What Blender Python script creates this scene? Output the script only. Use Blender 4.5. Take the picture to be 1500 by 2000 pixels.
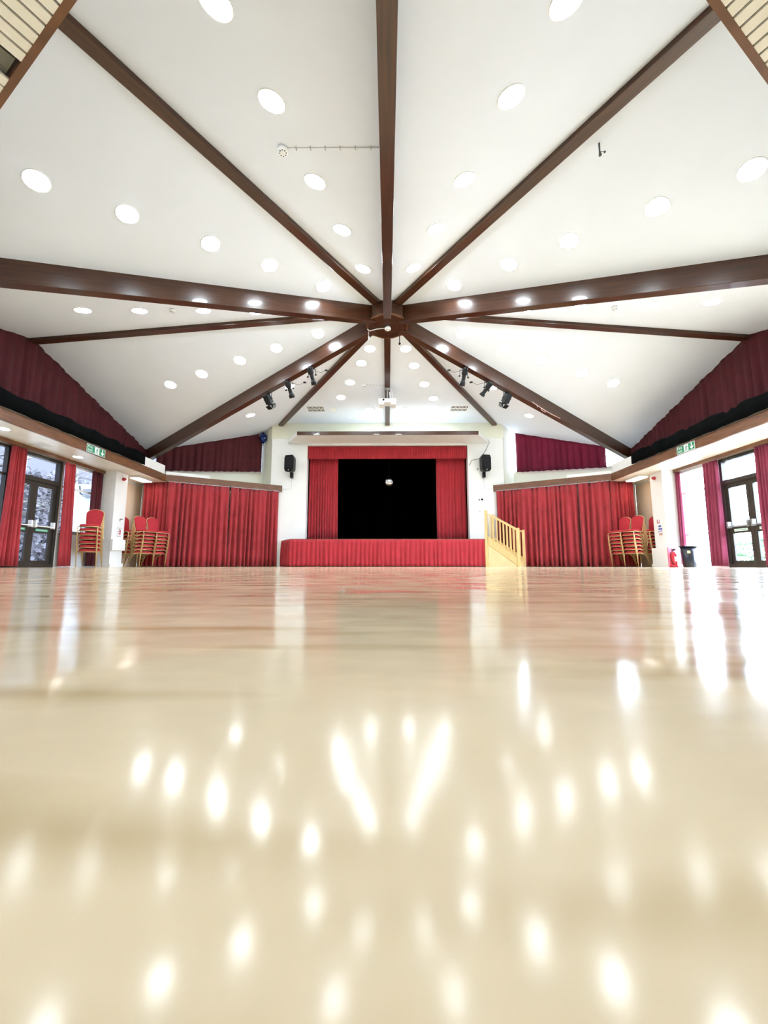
import bpy, bmesh, math, random
from mathutils import Vector, Matrix
random.seed(7)
S = bpy.context.scene
for o in list(bpy.data.objects): bpy.data.objects.remove(o)
COL = S.collection
PI = math.pi

# ------------------------------------------------------------------ camera
cam_d = bpy.data.cameras.new('camera'); cam = bpy.data.objects.new('camera', cam_d); COL.objects.link(cam)
cam_d.sensor_fit = 'VERTICAL'; cam_d.sensor_height = 36.0; cam_d.lens = 36.0*800/2000
cam_d.clip_start = 0.01; cam_d.clip_end = 300
PITCH = math.atan(104/800)
cam.location = (0, 0, 0.05)
cam.rotation_euler = (PI/2+PITCH, 0, 7*math.cos(PITCH)/800)
S.camera = cam

# ------------------------------------------------------------------ exposure, world, sun
LAMP = 30.0
WORLD = 1.35
S.view_settings.view_transform = 'Standard'
S.view_settings.look = 'None'
S.view_settings.gamma = 1.0
S.view_settings.use_curve_mapping = False
S.view_settings.exposure = 1.78
w = bpy.data.worlds.new('sky'); S.world = w; w.use_nodes = True
nt = w.node_tree; nt.nodes.clear()
out = nt.nodes.new('ShaderNodeOutputWorld'); bg = nt.nodes.new('ShaderNodeBackground')
tc = nt.nodes.new('ShaderNodeTexCoord'); sx = nt.nodes.new('ShaderNodeSeparateXYZ')
mr = nt.nodes.new('ShaderNodeMapRange'); mr.inputs[1].default_value = -0.3; mr.inputs[2].default_value = 0.5
mr.inputs[3].default_value = 0.0; mr.inputs[4].default_value = 1.0
mx = nt.nodes.new('ShaderNodeMix'); mx.data_type = 'RGBA'
mx.inputs[6].default_value = (0.16, 0.18, 0.24, 1); mx.inputs[7].default_value = (5.8, 6.9, 8.4, 1)
nt.links.new(tc.outputs['Generated'], sx.inputs[0]); nt.links.new(sx.outputs[0], mr.inputs[0])
nt.links.new(mr.outputs[0], mx.inputs[0]); nt.links.new(mx.outputs[2], bg.inputs[0])
bg.inputs[1].default_value = WORLD; nt.links.new(bg.outputs[0], out.inputs[0])

# ------------------------------------------------------------------ materials
MATS = {}
def mat(name, col=(.8,.8,.8), rough=.5, metal=0, spec=.5, var=0.0, vscale=6.0, stretch=(1,1,1), bump=0.0, coat=0.0,
        emis=None, estr=0.0, sheen=0.0, col2=None, trans=0.0, detail=4, bscale=None):
    if name in MATS: return MATS[name]
    m = bpy.data.materials.new(name); m.use_nodes = True; n = m.node_tree; b = n.nodes['Principled BSDF']
    b.inputs['Base Color'].default_value = (*col, 1); b.inputs['Roughness'].default_value = rough
    b.inputs['Metallic'].default_value = metal; b.inputs['Specular IOR Level'].default_value = spec
    b.inputs['Coat Weight'].default_value = coat
    b.inputs['Sheen Weight'].default_value = sheen
    if var > 0 or bump > 0 or col2:
        t = n.nodes.new('ShaderNodeTexCoord'); mp = n.nodes.new('ShaderNodeMapping'); mp.inputs['Scale'].default_value = stretch
        nz = n.nodes.new('ShaderNodeTexNoise'); nz.inputs['Scale'].default_value = vscale; nz.inputs['Detail'].default_value = detail
        n.links.new(t.outputs['Object'], mp.inputs[0]); n.links.new(mp.outputs[0], nz.inputs['Vector'])
        r = n.nodes.new('ShaderNodeMapRange'); r.inputs[1].default_value = .3; r.inputs[2].default_value = .7
        n.links.new(nz.outputs[0], r.inputs[0])
        k = n.nodes.new('ShaderNodeMix'); k.data_type = 'RGBA'
        c2 = col2 or tuple(c*(1-var) for c in col)
        k.inputs[6].default_value = (*col, 1); k.inputs[7].default_value = (*c2, 1)
        n.links.new(r.outputs[0], k.inputs[0]); n.links.new(k.outputs[2], b.inputs['Base Color'])
        if bump > 0:
            bp = n.nodes.new('ShaderNodeBump'); bp.inputs['Strength'].default_value = bump; bp.inputs['Distance'].default_value = .01
            n.links.new(nz.outputs[0], bp.inputs['Height']); n.links.new(bp.outputs[0], b.inputs['Normal'])
    if emis: b.inputs['Emission Color'].default_value = (*emis, 1); b.inputs['Emission Strength'].default_value = estr
    if trans > 0:
        o = n.nodes['Material Output']; tr = n.nodes.new('ShaderNodeBsdfTranslucent'); tr.inputs[0].default_value = (*[c*1.6 for c in col], 1)
        ms = n.nodes.new('ShaderNodeMixShader'); ms.inputs[0].default_value = trans
        n.links.new(b.outputs[0], ms.inputs[1]); n.links.new(tr.outputs[0], ms.inputs[2]); n.links.new(ms.outputs[0], o.inputs[0])
    MATS[name] = m; return m
def glassmat(name, tint=(.95,.97,1), refl=.012):
    if name in MATS: return MATS[name]
    m = bpy.data.materials.new(name); m.use_nodes = True; n = m.node_tree; n.nodes.clear()
    o = n.nodes.new('ShaderNodeOutputMaterial'); a = n.nodes.new('ShaderNodeBsdfTransparent'); a.inputs[0].default_value = (*tint, 1)
    g = n.nodes.new('ShaderNodeBsdfGlossy'); g.inputs['Roughness'].default_value = .02
    f = n.nodes.new('ShaderNodeLayerWeight'); f.inputs[0].default_value = .15
    r = n.nodes.new('ShaderNodeMath'); r.operation = 'MULTIPLY_ADD'; r.inputs[1].default_value = .15; r.inputs[2].default_value = refl
    ms = n.nodes.new('ShaderNodeMixShader'); n.links.new(f.outputs[0], r.inputs[0]); n.links.new(r.outputs[0], ms.inputs[0])
    n.links.new(a.outputs[0], ms.inputs[1]); n.links.new(g.outputs[0], ms.inputs[2]); n.links.new(ms.outputs[0], o.inputs[0])
    MATS[name] = m; return m

def floor_material():
    m = bpy.data.materials.new('polished_floor'); m.use_nodes = True; n = m.node_tree; b = n.nodes['Principled BSDF']
    L = n.links.new
    t = n.nodes.new('ShaderNodeTexCoord')
    def noise(scale, st=(1,1,1), det=3, rot=0):
        mp = n.nodes.new('ShaderNodeMapping'); mp.inputs['Scale'].default_value = st; mp.inputs['Rotation'].default_value = (0,0,rot)
        z = n.nodes.new('ShaderNodeTexNoise'); z.inputs['Scale'].default_value = scale; z.inputs['Detail'].default_value = det
        L(t.outputs['Object'], mp.inputs[0]); L(mp.outputs[0], z.inputs['Vector']); return z
    def ramp(src, lo, hi):
        r = n.nodes.new('ShaderNodeMapRange'); r.inputs[1].default_value = lo; r.inputs[2].default_value = hi; L(src, r.inputs[0]); return r.outputs[0]
    def mixc(fac, a, c):
        k = n.nodes.new('ShaderNodeMix'); k.data_type = 'RGBA'
        if hasattr(a, 'is_output'): L(a, k.inputs[6])
        else: k.inputs[6].default_value = (*a, 1)
        k.inputs[7].default_value = (*c, 1); L(fac, k.inputs[0]); return k.outputs[2]
    base = mixc(ramp(noise(1.1).outputs[0], .35, .65), (.75,.62,.43), (.69,.56,.37))
    # scuff bands left by the mop: long thin darker smears
    sm = mixc(ramp(noise(2.6, (.35,1.8,1), 2, .5).outputs[0], .58, .74), base, (.58,.46,.28))
    sm = mixc(ramp(noise(13, (.22,1.3,1), 2, -.25).outputs[0], .52, .68), sm, (.50,.37,.20))
    # small dirt specks
    sp = mixc(ramp(noise(210, (1,1,1), 0).outputs[0], .86, .95), sm, (.6,.50,.35))
    # sheet seams
    br = n.nodes.new('ShaderNodeTexBrick'); br.inputs['Scale'].default_value = 1; br.inputs['Brick Width'].default_value = 3.6
    br.inputs['Row Height'].default_value = 1.85; br.inputs['Mortar Size'].default_value = .0015; br.offset = 0
    mpb = n.nodes.new('ShaderNodeMapping'); mpb.inputs['Location'].default_value = (1.3,.55,0); mpb.inputs['Rotation'].default_value = (0,0,.5)
    L(t.outputs['Object'], mpb.inputs[0]); L(mpb.outputs[0], br.inputs['Vector'])
    se = mixc(br.outputs['Fac'], sp, (.42,.31,.19))
    L(se, b.inputs['Base Color'])
    rr = n.nodes.new('ShaderNodeMapRange'); rr.inputs[1].default_value = .3; rr.inputs[2].default_value = .7; rr.inputs[3].default_value = .085; rr.inputs[4].default_value = .19
    L(noise(7.0).outputs[0], rr.inputs[0]); L(rr.outputs[0], b.inputs['Roughness'])
    sr = n.nodes.new('ShaderNodeMapRange'); sr.inputs[1].default_value = .35; sr.inputs[2].default_value = .68; sr.inputs[3].default_value = .06; sr.inputs[4].default_value = .30
    L(noise(16, (1,1.6,1), 3, .3).outputs[0], sr.inputs[0]); L(sr.outputs[0], b.inputs['Specular IOR Level'])
    bp = n.nodes.new('ShaderNodeBump'); bp.inputs['Strength'].default_value = .13; bp.inputs['Distance'].default_value = .02
    L(noise(5.0, (1,1,1), 2).outputs[0], bp.inputs['Height']); L(bp.outputs[0], b.inputs['Normal'])
    return m
FLOOR = floor_material()
WALL = mat('white_paint', (.86,.86,.83), .55, var=.05, vscale=2)
CREAM = mat('cream_paint', (.80,.79,.64), .6, var=.05, vscale=2)
PEACH_WASH = mat('peach_light_wash', (.86,.66,.46), .6, var=.05, vscale=2)  # warm lamp wash on the alcove walls, put into their colour
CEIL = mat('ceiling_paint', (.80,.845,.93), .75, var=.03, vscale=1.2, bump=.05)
WOOD = mat('dark_stained_timber', (.075,.024,.008), .3, var=.5, vscale=5, stretch=(.35,5,5), bump=.1, coat=.2, col2=(.032,.010,.004))
WOODF = mat('brown_stained_board', (.19,.075,.027), .4, stretch=(1,1,6), vscale=4, bump=.1, col2=(.10,.036,.014))
BOARD = mat('cream_soffit_board', (.83,.78,.66), .35, var=.06, vscale=3)
DARK = mat('dark_void', (.002,.002,.002), 1, spec=0)
RED = mat('red_curtain_fabric', (.42,.028,.036), .85, var=.25, vscale=3, sheen=.1, trans=.03)
RED2 = mat('bright_red_curtain_fabric', (.43,.016,.026), .85, var=.2, vscale=3, sheen=.15)
DRED = mat('dark_red_backlit_fabric', (.10,.013,.019), .9, var=.3, vscale=3, trans=.08)  # red cloth; backlit darkness of the high windows is put into its colour
PLUM = mat('plum_curtain_fabric', (.30,.045,.095), .85, var=.2, vscale=3, trans=.16)
BLACKF = mat('black_drape_fabric', (.0011,.0016,.0018), .85, var=.3, vscale=4, spec=.06)
STAGEB = mat('stage_black_fabric', (.0003,.0004,.0004), 1, spec=0)
FRAME = mat('dark_bronze_frame', (.032,.027,.02), .4, var=.2, vscale=4)
WPL = mat('white_plastic', (.85,.85,.85), .35)
BLK = mat('black_plastic', (.0035,.0035,.004), .4, spec=.25)
BLKM = mat('black_metal', (.004,.004,.0045), .35, spec=.3)
GREY = mat('grey_metal', (.35,.35,.35), .4, metal=.6)
PINE = mat('pine_timber', (.76,.56,.25), .45, stretch=(6,6,.6), vscale=6, col2=(.66,.44,.17))
GOLD = mat('gold_frame_metal', (.66,.48,.22), .3, metal=.5)
CHRED = mat('red_chair_fabric', (.50,.022,.035), .8, var=.15, vscale=12)
GLASS = glassmat('window_glass')
LAMPM = mat('lamp_lens', (1,1,1), .5, emis=(.83,.93,1.0), estr=LAMP)
LAMPS = mat('soffit_lamp_lens', (1,1,1), .5, emis=(1,.95,.86), estr=9)
TUBE = mat('light_diffuser', (1,1,1), .5, emis=(1,.93,.84), estr=3)

# ------------------------------------------------------------------ mesh helpers
class MB:
    def __init__(s): s.v = []; s.f = []; s.sm = []
    def add(s, vs, fs, smooth=False):
        k = len(s.v); s.v += [Vector(v) for v in vs]; s.f += [tuple(i+k for i in f) for f in fs]; s.sm += [smooth]*len(fs); return s
    def box(s, c, d, rz=0, M=None):
        x, y, z = d[0]/2, d[1]/2, d[2]/2
        R = M if M is not None else Matrix.Rotation(rz, 3, 'Z')
        P = [R @ Vector(p) + Vector(c) for p in ((-x,-y,-z),(x,-y,-z),(x,y,-z),(-x,y,-z),(-x,-y,z),(x,-y,z),(x,y,z),(-x,y,z))]
        return s.add(P, [(0,3,2,1),(4,5,6,7),(0,1,5,4),(1,2,6,5),(2,3,7,6),(3,0,4,7)])
    def span(s, a, b): # box from corner a to corner b
        return s.box([(a[i]+b[i])/2 for i in range(3)], [abs(b[i]-a[i]) for i in range(3)])
    def prism(s, poly, z0, z1): # plan polygon extruded
        n = len(poly); z0 = z0 if isinstance(z0, (list,tuple)) else [z0]*n; z1 = z1 if isinstance(z1, (list,tuple)) else [z1]*n
        P = [(p[0],p[1],z0[i]) for i, p in enumerate(poly)] + [(p[0],p[1],z1[i]) for i, p in enumerate(poly)]
        F = [tuple(range(n-1,-1,-1)), tuple(range(n,2*n))] + [(i,(i+1)%n,(i+1)%n+n,i+n) for i in range(n)]
        return s.add(P, F)
    def tube(s, path, r, n=8, smooth=True, caps=True):
        path = [Vector(p) for p in path]; k = len(path); rr = r if isinstance(r, (list,tuple)) else [r]*k
        P = []; F = []; up = Vector((0,0,1)); prevu = None
        for i, p in enumerate(path):
            t = (path[min(i+1,k-1)] - path[max(i-1,0)]).normalized()
            u = prevu if prevu is not None else (t.cross(up) if abs(t.z) < .95 else t.cross(Vector((1,0,0))))
            u = (u - t*u.dot(t)).normalized(); prevu = u; v = t.cross(u)
            for j in range(n):
                a = 2*PI*j/n; P.append(p + (u*math.cos(a) + v*math.sin(a))*rr[i])
        for i in range(k-1):
            for j in range(n): F.append((i*n+j, i*n+(j+1)%n, (i+1)*n+(j+1)%n, (i+1)*n+j))
        if caps: F.append(tuple(range(n-1,-1,-1))); F.append(tuple(range((k-1)*n, k*n)))
        return s.add(P, F, smooth)
    def ball(s, c, r, n=16, m=10, sc=(1,1,1)):
        P = [Vector(c)+Vector((0,0,-r*sc[2]))]; F = []
        for i in range(1, m):
            a = -PI/2 + PI*i/m
            for j in range(n):
                b = 2*PI*j/n; P.append(Vector(c)+Vector((r*sc[0]*math.cos(a)*math.cos(b), r*sc[1]*math.cos(a)*math.sin(b), r*sc[2]*math.sin(a))))
        P.append(Vector(c)+Vector((0,0,r*sc[2])))
        for j in range(n): F.append((0, 1+(j+1)%n, 1+j)); F.append((len(P)-1, 1+(m-2)*n+j, 1+(m-2)*n+(j+1)%n))
        for i in range(m-2):
            for j in range(n): F.append((1+i*n+j, 1+i*n+(j+1)%n, 1+(i+1)*n+(j+1)%n, 1+(i+1)*n+j))
        return s.add(P, F, True)
    def rev(s, c, prof, axis=(0,0,1), n=24, smooth=True): # prof: (radius, height along axis)
        ax = Vector(axis).normalized(); u = ax.orthogonal().normalized(); v = ax.cross(u); P = []; F = []
        for r, h in prof:
            for j in range(n):
                a = 2*PI*j/n; P.append(Vector(c) + ax*h + (u*math.cos(a)+v*math.sin(a))*max(r, 1e-4))
        for i in range(len(prof)-1):
            for j in range(n): F.append((i*n+j, i*n+(j+1)%n, (i+1)*n+(j+1)%n, (i+1)*n+j))
        F.append(tuple(range(n-1,-1,-1))); F.append(tuple(range((len(prof)-1)*n, len(prof)*n)))
        return s.add(P, F, smooth)
WM = {}   # world matrices of what has been made
def obj(name, mb, m, parent=None, bevel=0, solid=0, origin=None, smooth_angle=None, local=False):
    """links ONE mesh object; vertices are given in world coordinates unless local"""
    me = bpy.data.meshes.new(name)
    if parent is not None: Wp = WM[parent.name]; inv = Matrix.Identity(4) if local else Wp.inverted(); Wm = Wp
    else:
        Wm = Matrix.Translation(Vector(origin)) if origin is not None else Matrix.Identity(4)
        inv = Matrix.Identity(4) if local else Wm.inverted()
    me.from_pydata([inv @ v for v in mb.v], [], mb.f); me.update()
    for p, sm in zip(me.polygons, mb.sm): p.use_smooth = sm
    bm = bmesh.new(); bm.from_mesh(me); bmesh.ops.recalc_face_normals(bm, faces=bm.faces); bm.to_mesh(me); bm.free()
    me.materials.append(m)
    o = bpy.data.objects.new(name, me); COL.objects.link(o)
    if parent is not None: o.parent = parent
    else: o.matrix_world = Wm
    WM[o.name] = Wm
    if bevel:
        b = o.modifiers.new('bevel', 'BEVEL'); b.width = bevel; b.segments = 2; b.limit_method = 'ANGLE'
    if solid:
        b = o.modifiers.new('thickness', 'SOLIDIFY'); b.thickness = solid; b.offset = 0
    return o
def thing(name, label, cat, loc=(0,0,0), rz=0, group=None):
    o = bpy.data.objects.new(name, None); COL.objects.link(o); o.empty_display_size = .05
    o.location = loc; o.rotation_euler = (0,0,rz); WM[o.name] = Matrix.Translation(Vector(loc)) @ Matrix.Rotation(rz, 4, 'Z')
    return tag(o, label, cat, group)
def tag(o, label, cat, group=None):
    o['label'] = label; o['category'] = cat
    if group: o['group'] = group
    return o
def struct(o): o['kind'] = 'structure'; return o
def copy_tree(o, parent=None):
    c = o.copy(); COL.objects.link(c)
    if parent is not None: c.parent = parent
    for ch in list(o.children): copy_tree(ch, c)
    return c

# ------------------------------------------------------------------ plan of the hexagonal hall
HUB = Vector((0, 9.0)); A_OUT = 8.5; A_IN = 7.33; RO = A_OUT/math.cos(PI/6); RI = A_IN/math.cos(PI/6)
def pol(r, ang): a = math.radians(ang); return Vector((r*math.sin(a), 9.0 + r*math.cos(a)))
APEX = Vector((0, 9, 6.04))
def zc(p): # ceiling height above a plan point
    for a, b, c in TRI:
        d = (b.y-c.y)*(a.x-c.x)+(c.x-b.x)*(a.y-c.y)
        u = ((b.y-c.y)*(p[0]-c.x)+(c.x-b.x)*(p[1]-c.y))/d; v = ((c.y-a.y)*(p[0]-c.x)+(a.x-c.x)*(p[1]-c.y))/d
        if u >= -1e-3 and v >= -1e-3 and 1-u-v >= -1e-3: return u*a.z+v*b.z+(1-u-v)*c.z
    return 5.4
TRI = []
for s in (-1, 1):
    prev = None
    for ang, r, z in ((180,RO,3.96),(150,A_OUT,5.34),(120,RO,3.96),(90,A_OUT,5.34),(60,RO,3.96)):
        q = pol(r, s*ang); q = Vector((q.x, q.y, z))
        if prev is not None: TRI.append((APEX, prev, q))
        prev = q
    P1 = Vector((s*4.99, 15.93, 5.29)); B = Vector((s*4.28, 15.2, 5.47)); B2 = Vector((s*4.08, 15.2, 5.47))
    TRI.append((APEX, prev, P1)); TRI.append((APEX, P1, B2))
zf = 6.04-(6.04-5.47)*(15.6-9)/6.2
TRI.append((APEX, Vector((-4.08*6.6/6.2,15.6,zf)), Vector((4.08*6.6/6.2,15.6,zf))))
def znorm(p):
    e = .02; a = zc(p); return Vector((-(zc((p[0]+e,p[1]))-a)/e, -(zc((p[0],p[1]+e))-a)/e, 1)).normalized()
m = MB()
for a, b, c in TRI:
    m.add([a,b,c,a+Vector((0,0,.12)),b+Vector((0,0,.12)),c+Vector((0,0,.12))], [(0,1,2),(3,5,4),(0,3,4,1),(1,4,5,2),(2,5,3,0)])
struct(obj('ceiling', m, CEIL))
# floor
m = MB(); m.prism([pol(RO+.3, a) for a in (0,60,120,180,240,300)], -.1, 0)
struct(obj('floor', m, FLOOR))

# outer walls (planes of the hexagon at apothem A_OUT), thickness 0.15 outwards
def wall_poly(mb, ang, segs, th=.15):
    """segs: (t0,t1,z0 | (z0a,z0b), z1 | (z1a,z1b)) along wall; t measured from wall centre"""
    a = math.radians(ang); nrm = Vector((math.sin(a), math.cos(a))); tg = Vector((math.cos(a), -math.sin(a)))
    for t0, t1, z0, z1 in segs:
        z0 = z0 if isinstance(z0, tuple) else (z0, z0); z1 = z1 if isinstance(z1, tuple) else (z1, z1)
        p = [HUB+nrm*A_OUT+tg*t0, HUB+nrm*A_OUT+tg*t1, HUB+nrm*(A_OUT+th)+tg*t1, HUB+nrm*(A_OUT+th)+tg*t0]
        mb.prism(p, [z0[0],z0[1],z0[1],z0[0]], [z1[0],z1[1],z1[1],z1[0]])
# ang=-90 (left, x=-8.5): nrm=(-1,0) tg=(0,1): t=y-9 ; ang=90: tg=(0,-1): t=9-y
SILL = 3.44
def gable(t): return 5.34 - (5.34-3.96)*abs(t)/4.907
H = 4.907
mL = MB(); wall_poly(mL, -90, [(-H,-4.0,0,SILL),(-4.0,-.02,2.71,SILL),(-.02,2.72,2.71,SILL),(2.72,3.28,0,SILL),(3.28,H,2.75,SILL)]); struct(obj('wall_left', mL, WALL))
m = MB(); wall_poly(m, -90, [(3.28,H,0,2.75)]); struct(obj('wall_left_alcove', m, PEACH_WASH))
mR = MB(); wall_poly(mR, 90, [(4.0,H,0,SILL),(.02,4.0,2.71,SILL),(-2.72,.02,2.71,SILL),(-3.28,-2.72,0,SILL),(-H,-3.28,2.75,SILL)]); struct(obj('wall_right', mR, WALL))
m = MB(); wall_poly(m, 90, [(-H,-3.28,0,2.75)]); struct(obj('wall_right_alcove', m, PEACH_WASH))
m = MB(); wall_poly(m, -30, [(-H,-.6,0,(3.42,3.74))]); struct(obj('wall_front_left', m, CREAM))
m = MB(); wall_poly(m, 30, [(.6,H,0,(3.74,3.5))]); struct(obj('wall_front_right', m, CREAM))
m = MB()
for a in (-150, 150): wall_poly(m, a, [(-H,0,0,(3.98,5.38)),(0,H,0,(5.38,3.98))])
struct(obj('wall_back', m, WALL))

# clerestory glazing in the four gables above the ledge
def clerestory(n, ang, t0, t1, s0, s1):
    a = math.radians(ang); nrm = Vector((math.sin(a), math.cos(a))); tg = Vector((math.cos(a), -math.sin(a)))
    P = lambda t, o: HUB+nrm*(A_OUT+o)+tg*t
    g = MB(); ts = [t0] + ([0] if t0 < 0 < t1 else []) + [t1]
    si = lambda t: s0+(s1-s0)*(t-t0)/(t1-t0)
    for u, v in zip(ts, ts[1:]):
        g.prism([P(u,.06),P(v,.06),P(v,.07),P(u,.07)], [si(u),si(v),si(v),si(u)], [gable(u)+.05,gable(v)+.05,gable(v)+.05,gable(u)+.05])
    fr = MB(); k = max(2, round((t1-t0)/.98))
    for i in range(k+1):
        t = t0+(t1-t0)*i/k; c = P(t,.06); zt = gable(t)
        if zt-si(t) > .1: fr.box((c.x,c.y,(si(t)+zt)/2), (.06,.07,zt-si(t)), rz=math.atan2(tg.y,tg.x))
    w_ = struct(obj('window_%d' % n, fr, FRAME)); obj('pane', g, GLASS, w_)
clerestory(1, -90, -H, H, SILL, SILL); clerestory(2, 90, -H, H, SILL, SILL)
clerestory(3, -30, -H, -.5, 3.42, 3.74); clerestory(4, 30, .5, H, 3.74, 3.5)

# ------------------------------------------------------------------ proscenium wall
YW = 15.2
m = MB()
m.span((-4.42,YW,0),(-3.06,YW+.3,4.87)); m.span((3.05,YW,0),(4.40,YW+.3,4.87)); m.span((-3.06,YW,4.6),(3.05,YW+.3,4.87))
struct(obj('wall_front', m, WALL))
m = MB(); m.prism([(-4.44,YW-.012),(4.42,YW-.012),(4.42,YW+.3),(-4.44,YW+.3)], 4.87, 5.47)
struct(obj('wall_front_upper', m, CREAM))
m = MB()
for s in (-1, 1): m.prism([(s*4.42,YW),(s*5.03,YW+.75),(s*4.95,YW+.95),(s*4.3,YW+.2)], 0, [5.47,5.30,5.30,5.47])
struct(obj('wall_front_return', m, CREAM))
# stage box
m = MB(); m.span((-4.35,18.6,0),(4.35,18.75,5.2)); m.span((-4.35,15.51,0),(-4.22,18.6,5.2)); m.span((4.22,15.51,0),(4.35,18.6,5.2)); m.span((-4.35,15.51,5.2),(4.35,18.75,5.3))
struct(obj('wall_stage', m, STAGEB))
# stage platform and apron
ST = .945
m = MB(); m.prism([(-3.87,YW-.003),(-3.36,14.3),(3.36,14.3),(3.87,YW-.003)], 0, ST)
st = tag(obj('stage_platform', m, mat('stage_core', (.05,.02,.015), .7), origin=(0,14.8,0)), 'low wooden stage platform projecting from the front wall behind a red skirt', 'stage')
m = MB(); m.prism([(-3.9,YW-.004),(-3.39,14.27),(3.39,14.27),(3.9,YW-.004)], ST, ST+.018); obj('stage_edge_trim', m, WOODF, st)
m = MB(); m.prism([(-3.05,YW),(3.04,YW),(3.04,YW+.32),(4.2,YW+.32),(4.2,18.58),(-4.2,18.58),(-4.2,YW+.32),(-3.05,YW+.32)], ST-.1, ST+.01); obj('stage_floor', m, BLKM, st)

# ------------------------------------------------------------------ curtains
def curtain(name, path, z0, z1, mt, pleats, amp, label, cat='curtain', group=None, seed=0, head=True, gather=.35, parent=None, rows=9, fine=0, jag=0):
    """pleated cloth hanging along a plan polyline; z0/z1 may be functions of t in 0..1"""
    rnd = random.Random(seed); path = [Vector(p) for p in path]
    Ls = [0]
    for a, b in zip(path, path[1:]): Ls.append(Ls[-1]+(b-a).length)
    T = Ls[-1]; f0 = z0 if callable(z0) else (lambda t: z0); f1 = z1 if callable(z1) else (lambda t: z1)
    def at(t):
        d = t*T
        for i in range(len(path)-1):
            if d <= Ls[i+1]+1e-6:
                u = (d-Ls[i])/(Ls[i+1]-Ls[i]); tg = (path[i+1]-path[i]).normalized(); return path[i].lerp(path[i+1], u), Vector((tg.y,-tg.x)), tg
    nc = int(pleats*8)+1; ph = []; am = []; acc = 0
    ks = [rnd.uniform(.75,1.3) for _ in range(pleats+2)]; aa = [rnd.uniform(.55,1.25) for _ in range(pleats+2)]
    mb = MB(); drift = [rnd.uniform(-1,1) for _ in range(pleats+2)]
    tot = sum(ks[:pleats]); cum = [0]
    for k in ks[:pleats]: cum.append(cum[-1]+k/tot)
    for i in range(nc):
        q = i/8; pi = min(int(q), pleats-1); fr = q-pi; t = cum[pi]+(cum[pi+1]-cum[pi])*fr
        p, nr, tg = at(min(t,1)); za, zb = f0(t), f1(t)
        a1 = aa[pi]*(1-fr)+aa[pi+1]*fr
        for r in range(rows):
            u = r/(rows-1); z = zb+(za-zb)*u
            g = gather+(1-gather)*min(1, u*1.8)
            sg = 1 if nr.dot(p-HUB) > 0 else -1
            off = sg*amp*g*a1*(2*abs(math.cos(PI*fr))**3-1) + amp*.35*math.sin(q*2.1+u*2)
            if fine and u < .35: off += amp*.3*math.sin(q*fine)*(1-u/.35)
            sl = (drift[pi]*(1-fr)+drift[pi+1]*fr)*amp*.5*u
            if i in (0, nc-1): sl = 0
            v = p+nr*off+tg*sl
            mb.v.append(Vector((v.x, v.y, z+(jag*math.cos(2*PI*fr) if r == rows-1 else 0))))
    for i in range(nc-1):
        for r in range(rows-1):
            k = i*rows+r; mb.f.append((k,k+1,k+rows+1,k+rows)); mb.sm.append(True)
    mid, _, _ = at(.5)
    if parent is not None: return obj(name, mb, mt, parent, solid=.006)
    o = obj(name, mb, mt, solid=.006, origin=(mid.x, mid.y, f0(.5)))
    tag(o, label, cat, group)
    if head and not callable(z1):
        hb = MB(); 
        for a, b in zip(path, path[1:]):
            d = (b-a); c = (a+b)/2; hb.box((c.x,c.y,z1+.012), (d.length,.03,.02), rz=math.atan2(d.y,d.x))
        obj('curtain_track', hb, GREY, o)
    return o

# front left / right long curtains hang just outside the fascia line
def on(ang, ap, t):
    a = math.radians(ang); return HUB+Vector((math.sin(a),math.cos(a)))*ap+Vector((math.cos(a),-math.sin(a)))*t
CT = 2.79
def flt(xa, xb, s): # pieces of the line from corner (7.33,13.23) to (3.97,15.17)
    f = lambda x: (s*x, 13.23+(7.33-x)*.577+.0)
    return [f(xa), f(xb)]
gF = None
curtain('curtain', flt(5.55,4.06,-1), .015, CT, RED, 11, .095, 'floor-length red curtain between the stage wall and the left curtains\' centre parting', seed=1, fine=9)
curtain('curtain', flt(7.26,5.57,-1), .015, CT, RED, 11, .095, 'floor-length red curtain at the left front corner, right of the stacked chairs', seed=2, fine=9)
curtain('curtain', [(-7.32,13.32),(-8.16,13.44)], .02, CT, RED, 6, .08, 'narrow dark red curtain hanging behind the left chair stacks', seed=3, fine=9)
curtain('curtain', flt(4.06,6.44,1), .015, CT, RED, 17, .095, 'wide red curtain behind the pine stage stairs', seed=4, fine=9)
curtain('curtain', flt(6.46,7.26,1), .015, CT, RED, 5, .10, 'short red curtain at the right front corner, right of the parting', seed=5, fine=9)
curtain('curtain', [(7.32,13.32),(8.16,13.44)], .02, CT, RED, 6, .08, 'narrow dark red curtain hanging behind the right chair stacks', seed=6, fine=9)
# stage curtains
curtain('stage_curtain', [(-3.05,15.62),(-1.93,15.62)], ST+.02, 4.5, RED2, 11, .05, 'bright red stage curtain drawn back on the left of the stage', 'stage curtain', seed=11, head=False)
curtain('stage_curtain', [(1.89,15.62),(3.04,15.62)], ST+.02, 4.5, RED2, 8, .045, 'bright red stage curtain drawn back on the right of the stage', 'stage curtain', seed=12, head=False)
curtain('stage_pelmet', [(-3.05,15.3),(3.04,15.3)], 4.09, 4.59, RED2, 62, .016, 'gathered red pelmet across the top of the stage opening', 'pelmet', seed=13, head=False, gather=.2, jag=.006)
curtain('stage_skirt', [(-3.93,YW-.03),(-3.42,14.26),(3.40,14.26)], .02, ST, RED2, 50, .03, 'pleated red skirt along the front of the stage', 'stage skirt', seed=14, head=False, gather=.35, jag=.004)
curtain('backdrop_curtain', [(-4.15,17.6),(4.15,17.6)], ST+.02, 5.0, STAGEB, 40, .05, 'black backdrop curtain filling the back of the stage', 'curtain', seed=15, head=False)
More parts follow.
